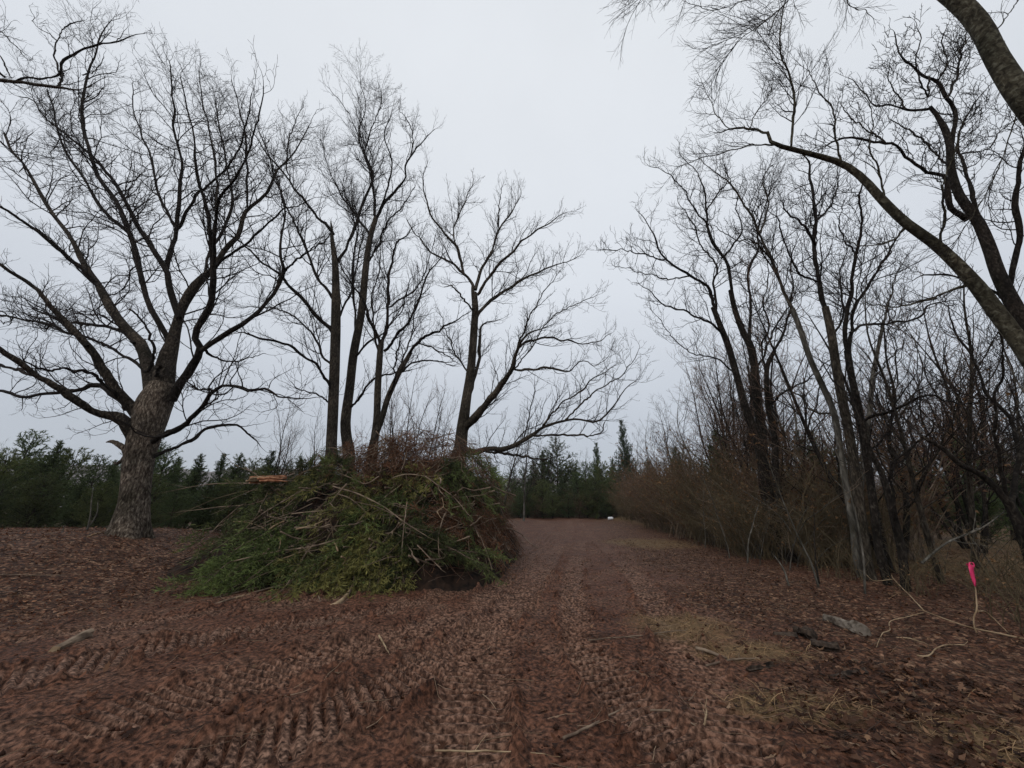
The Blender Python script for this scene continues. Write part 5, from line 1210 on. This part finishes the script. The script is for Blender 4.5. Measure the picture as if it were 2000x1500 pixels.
# straw
n = 105000; x, y = scatter(n, 2.2, 24, p=1.0); l_, s_, _ = zones(x, y); k = rl.uniform(size=n) < (s_ * .9 + .02 * l_); x, y = x[k], y[k]; n = len(x)
az = rl.normal(.3, .9, n); ln = rl.uniform(.06, .26, n); d = np.stack([np.cos(az), np.sin(az), rl.uniform(-.05, .5, n)], -1); P = np.zeros((n, 4, 3)); P[:, 0] = np.stack([x, y, ground_h(x, y) + .008], -1)
for k in range(1, 4):
    P[:, k] = P[:, k - 1] + nrm(d) * (ln / 3)[:, None]; d = d + np.array([0, 0, -.22]) + rl.normal(0, .12, (n, 3))
P[:, :, 2] = np.maximum(P[:, :, 2], (ground_h(P[:, :, 0].ravel(), P[:, :, 1].ravel()) + .004).reshape(n, 4))
sd_ = nrm(np.cross(P[:, -1] - P[:, 0], np.array([0, 0, 1.]) + rl.normal(0, .5, (n, 3)))) * .0022
V = np.stack([P - sd_[:, None], P + sd_[:, None]], 2)
i = np.arange(n)[:, None] * 8 + np.arange(3)[None] * 2; Qd = np.stack([i, i + 1, i + 3, i + 2], -1).reshape(-1, 4)
C = np.array([[.40, .255, .135]]) * rl.uniform(.35, 1.25, (n, 1)); a = Acc(); a.add(V.reshape(-1, 3), Qd, None, np.repeat(C, 8, axis=0))
print('straw', n)
tag(a.build('dry_grass', M['leaf'], None, (0, 0, 0), False), 'flattened straw-coloured dead grass on the right', 'dry grass', None, 'stuff')

# mud clods
n = 12000; x, y = scatter(n, 2.0, 16, p=1.0); n = len(x)
k = pile_h(x, y) < .2; x, y = x[k], y[k]; n = len(x)
nn = fbm(x * 1.3, y * 1.3, 3, 97); k = nn + rl.normal(0, .06, n) > .01; x, y = x[k], y[k]; n = len(x)
ico = np.array([(1, 0, 0), (0, 1, 0), (-1, 0, 0), (0, -1, 0), (.1, .1, .8), (0, 0, -.6)], float); it = np.array([(0, 1, 4), (1, 2, 4), (2, 3, 4), (3, 0, 4), (1, 0, 5), (2, 1, 5), (3, 2, 5), (0, 3, 5)])
sz = np.minimum(rl.lognormal(math.log(.012), .5, n), .035); V = ico[None] * sz[:, None, None] * rl.uniform(.5, 1.4, (n, 6, 3)); a_ = rl.uniform(0, 6.28, n)
c_, s_ = np.cos(a_)[:, None], np.sin(a_)[:, None]; V = np.stack([V[..., 0] * c_ - V[..., 1] * s_, V[..., 0] * s_ + V[..., 1] * c_, V[..., 2]], -1)
V += np.stack([x, y, ground_h(x, y) + sz * .2], -1)[:, None]; a = Acc()
C = np.array([[.10, .040, .022]]) * rl.uniform(.35, 1.2, (n, 1)); a.add(V, None, (np.arange(n)[:, None, None] * 6 + it[None]).reshape(-1, 3), np.repeat(C, 6, axis=0))
tag(a.build('mud_clods', M['leaf']), 'small crumbs and clods of reddish mud', 'mud', None, 'stuff')

# individual loose sticks on the track and litter
sp_list = [((740, 1245), (748, 1262), (758, 1278), .012, 'pale', 'short pale twig standing out on the mud in front of the pile'), ((1375, 1425), (1381, 1405), (1378, 1385), .008, 'pale', 'tiny pale upright twig in the near litter'),
 ((110, 1478), (140, 1470), (165, 1462), .008, 'pale', 'small pale chip of wood at the lower left'), ((850, 1475), (960, 1480), (1060, 1482), .0055, 'pale', 'long pale stem lying across the tread marks at the bottom'),
 ((1100, 1450), (1160, 1425), (1210, 1395), .010, 'stick', 'curved dark twig in the litter at the bottom centre'), ((1380, 1305), (1430, 1296), (1490, 1290), .012, 'stick', 'brown stick lying below the straw patch'),
 ((1150, 1255), (1220, 1250), (1290, 1243), .009, 'stick', 'thin stick lying across the right wheel track'), ((1270, 1395), (1320, 1400), (1360, 1425), .008, 'stick', 'thin twig lying left of the tiny pale one'),
 ((0, 1125), (60, 1127), (120, 1126), .010, 'stick', 'long thin stick on the leaf litter at the left edge'), ((170, 1050), (200, 1042), (240, 1040), .016, 'pale', 'pale fallen stick at the foot of the evergreens left of the oak'),
 ((345, 1105), (390, 1085), (420, 1066), .02, 'stick', 'dark bare branch leaning onto the left foot of the pile'), ((1255, 1245), (1300, 1240), (1340, 1235), .008, 'stick', 'thin twig at the near edge of the straw'),
 ((1360, 1270), (1400, 1285), (1420, 1290), .02, 'stick', 'flat grey-brown bark strip below the straw patch')]
for q, (p_1, p_2, p_3, r_, mt, lab) in enumerate(sp_list):
    stick_obj('loose_stick', [gsurf(*p_1, .025), gsurf(*p_2, .035), gsurf(*p_3, .025)], [r_, r_ * .9, r_ * .5], M[mt], lab, 'stick', None, 2 if r_ < .015 else 0, 800 + q, 6)
# upright dead stems left of the oak
for q, (pts, lab) in enumerate([([(165, 1050), (172, 1030), (180, 1020), (190, 1000), (192, 980)], 'pale crooked dead stem left of the oak foot, nearer one'), ([(170, 1035), (176, 1010), (178, 985), (180, 965)], 'thin pale upright dead stem left of the oak foot'), ([(121, 1046), (123, 1036), (124, 1030)], 'short broken stub in the leaves at the left')]):
    stick_px(pts, [11.5, 11.6], .022, .01, M['greybark'], lab, None, 2, 900 + q, 'dead_sapling', 'dead sapling')
# pale saplings leaning in the open undergrowth on the right
for q, (pts, Yd, lab) in enumerate([([(1600, 1150), (1585, 1100), (1560, 1050), (1530, 980), (1500, 900)], 9.2, 'thin bare sapling leaning left in front of the thicket'), ([(1542, 1148), (1530, 1110), (1512, 1085)], 9.4, 'pale forked dead twig standing at the thicket foot'),
     ([(1460, 1100), (1462, 1060), (1472, 1020), (1480, 990)], 11.5, 'pale upright twig in front of the thicket'), ([(1690, 1160), (1685, 1080), (1670, 1000), (1640, 900), (1600, 820)], 8.6, 'slender sapling in front of the trunk clump'),
     ([(1800, 1100), (1850, 1060), (1920, 1030), (1960, 1000)], 7.6, 'long bare branch sloping across the dark undergrowth at the right'), ([(1600, 1140), (1592, 1080), (1590, 1000)], 9.4, 'dark straight sapling left of the trunk clump')]):
    stick_px(pts, [Yd, Yd + .3], .022, .008, M['greybark' if q != 5 else 'darkbark'], lab, None, 5, 950 + q, 'thin_sapling', 'sapling')

hb = np.array([[x_, y_, z_] for z_ in (-6., 60.) for y_ in (-470., 470.) for x_ in (-470., 470.)])
hz = mesh('haze', hb, [[0, 2, 3, 1], [4, 5, 7, 6], [0, 1, 5, 4], [1, 3, 7, 5], [3, 2, 6, 7], [2, 0, 4, 6]], None, None, None, False)
hmz = bpy.data.materials.new('haze'); hmz.use_nodes = True; hmz.node_tree.nodes.clear()
ho = hmz.node_tree.nodes.new('ShaderNodeOutputMaterial'); hv = hmz.node_tree.nodes.new('ShaderNodeVolumePrincipled')
hv.inputs['Color'].default_value = (.9, .93, .96, 1); hv.inputs['Density'].default_value = 0.0003
hmz.node_tree.links.new(hv.outputs[0], ho.inputs['Volume']); hz.data.materials.append(hmz)
tag(hz, 'thin grey winter haze in the air', 'haze', None, 'stuff')
from collections import defaultdict
byl = defaultdict(list)
for o in bpy.data.objects:
    if o.parent is None and o.get('category') in ('tree', 'shrub', 'pine tree', 'cedar tree', 'bough', 'branch', 'dead branch') and o.get('group'): byl[o['label']].append(o)
ORD = 'first second third fourth fifth sixth seventh eighth ninth tenth eleventh twelfth thirteenth fourteenth fifteenth sixteenth seventeenth eighteenth nineteenth twentieth'.split()
for lab, os_ in byl.items():
    if 1 < len(os_) <= 20 and len(lab.split()) <= 13:
        os_.sort(key=lambda q: q.location.x / max(q.location.y, .1))
        for q, o in enumerate(os_): o['label'] = f'{lab}, {ORD[q]} from left'
print('unique tris', sum(sum(1 if p.loop_total == 3 else 2 for p in m_.polygons) for m_ in bpy.data.meshes))
tot = sum(len(o.data.polygons) for o in bpy.data.objects if o.type == 'MESH'); print('objects', len(bpy.data.objects), 'instanced polys', tot)
print('unique polys', sum(len(m_.polygons) for m_ in bpy.data.meshes))
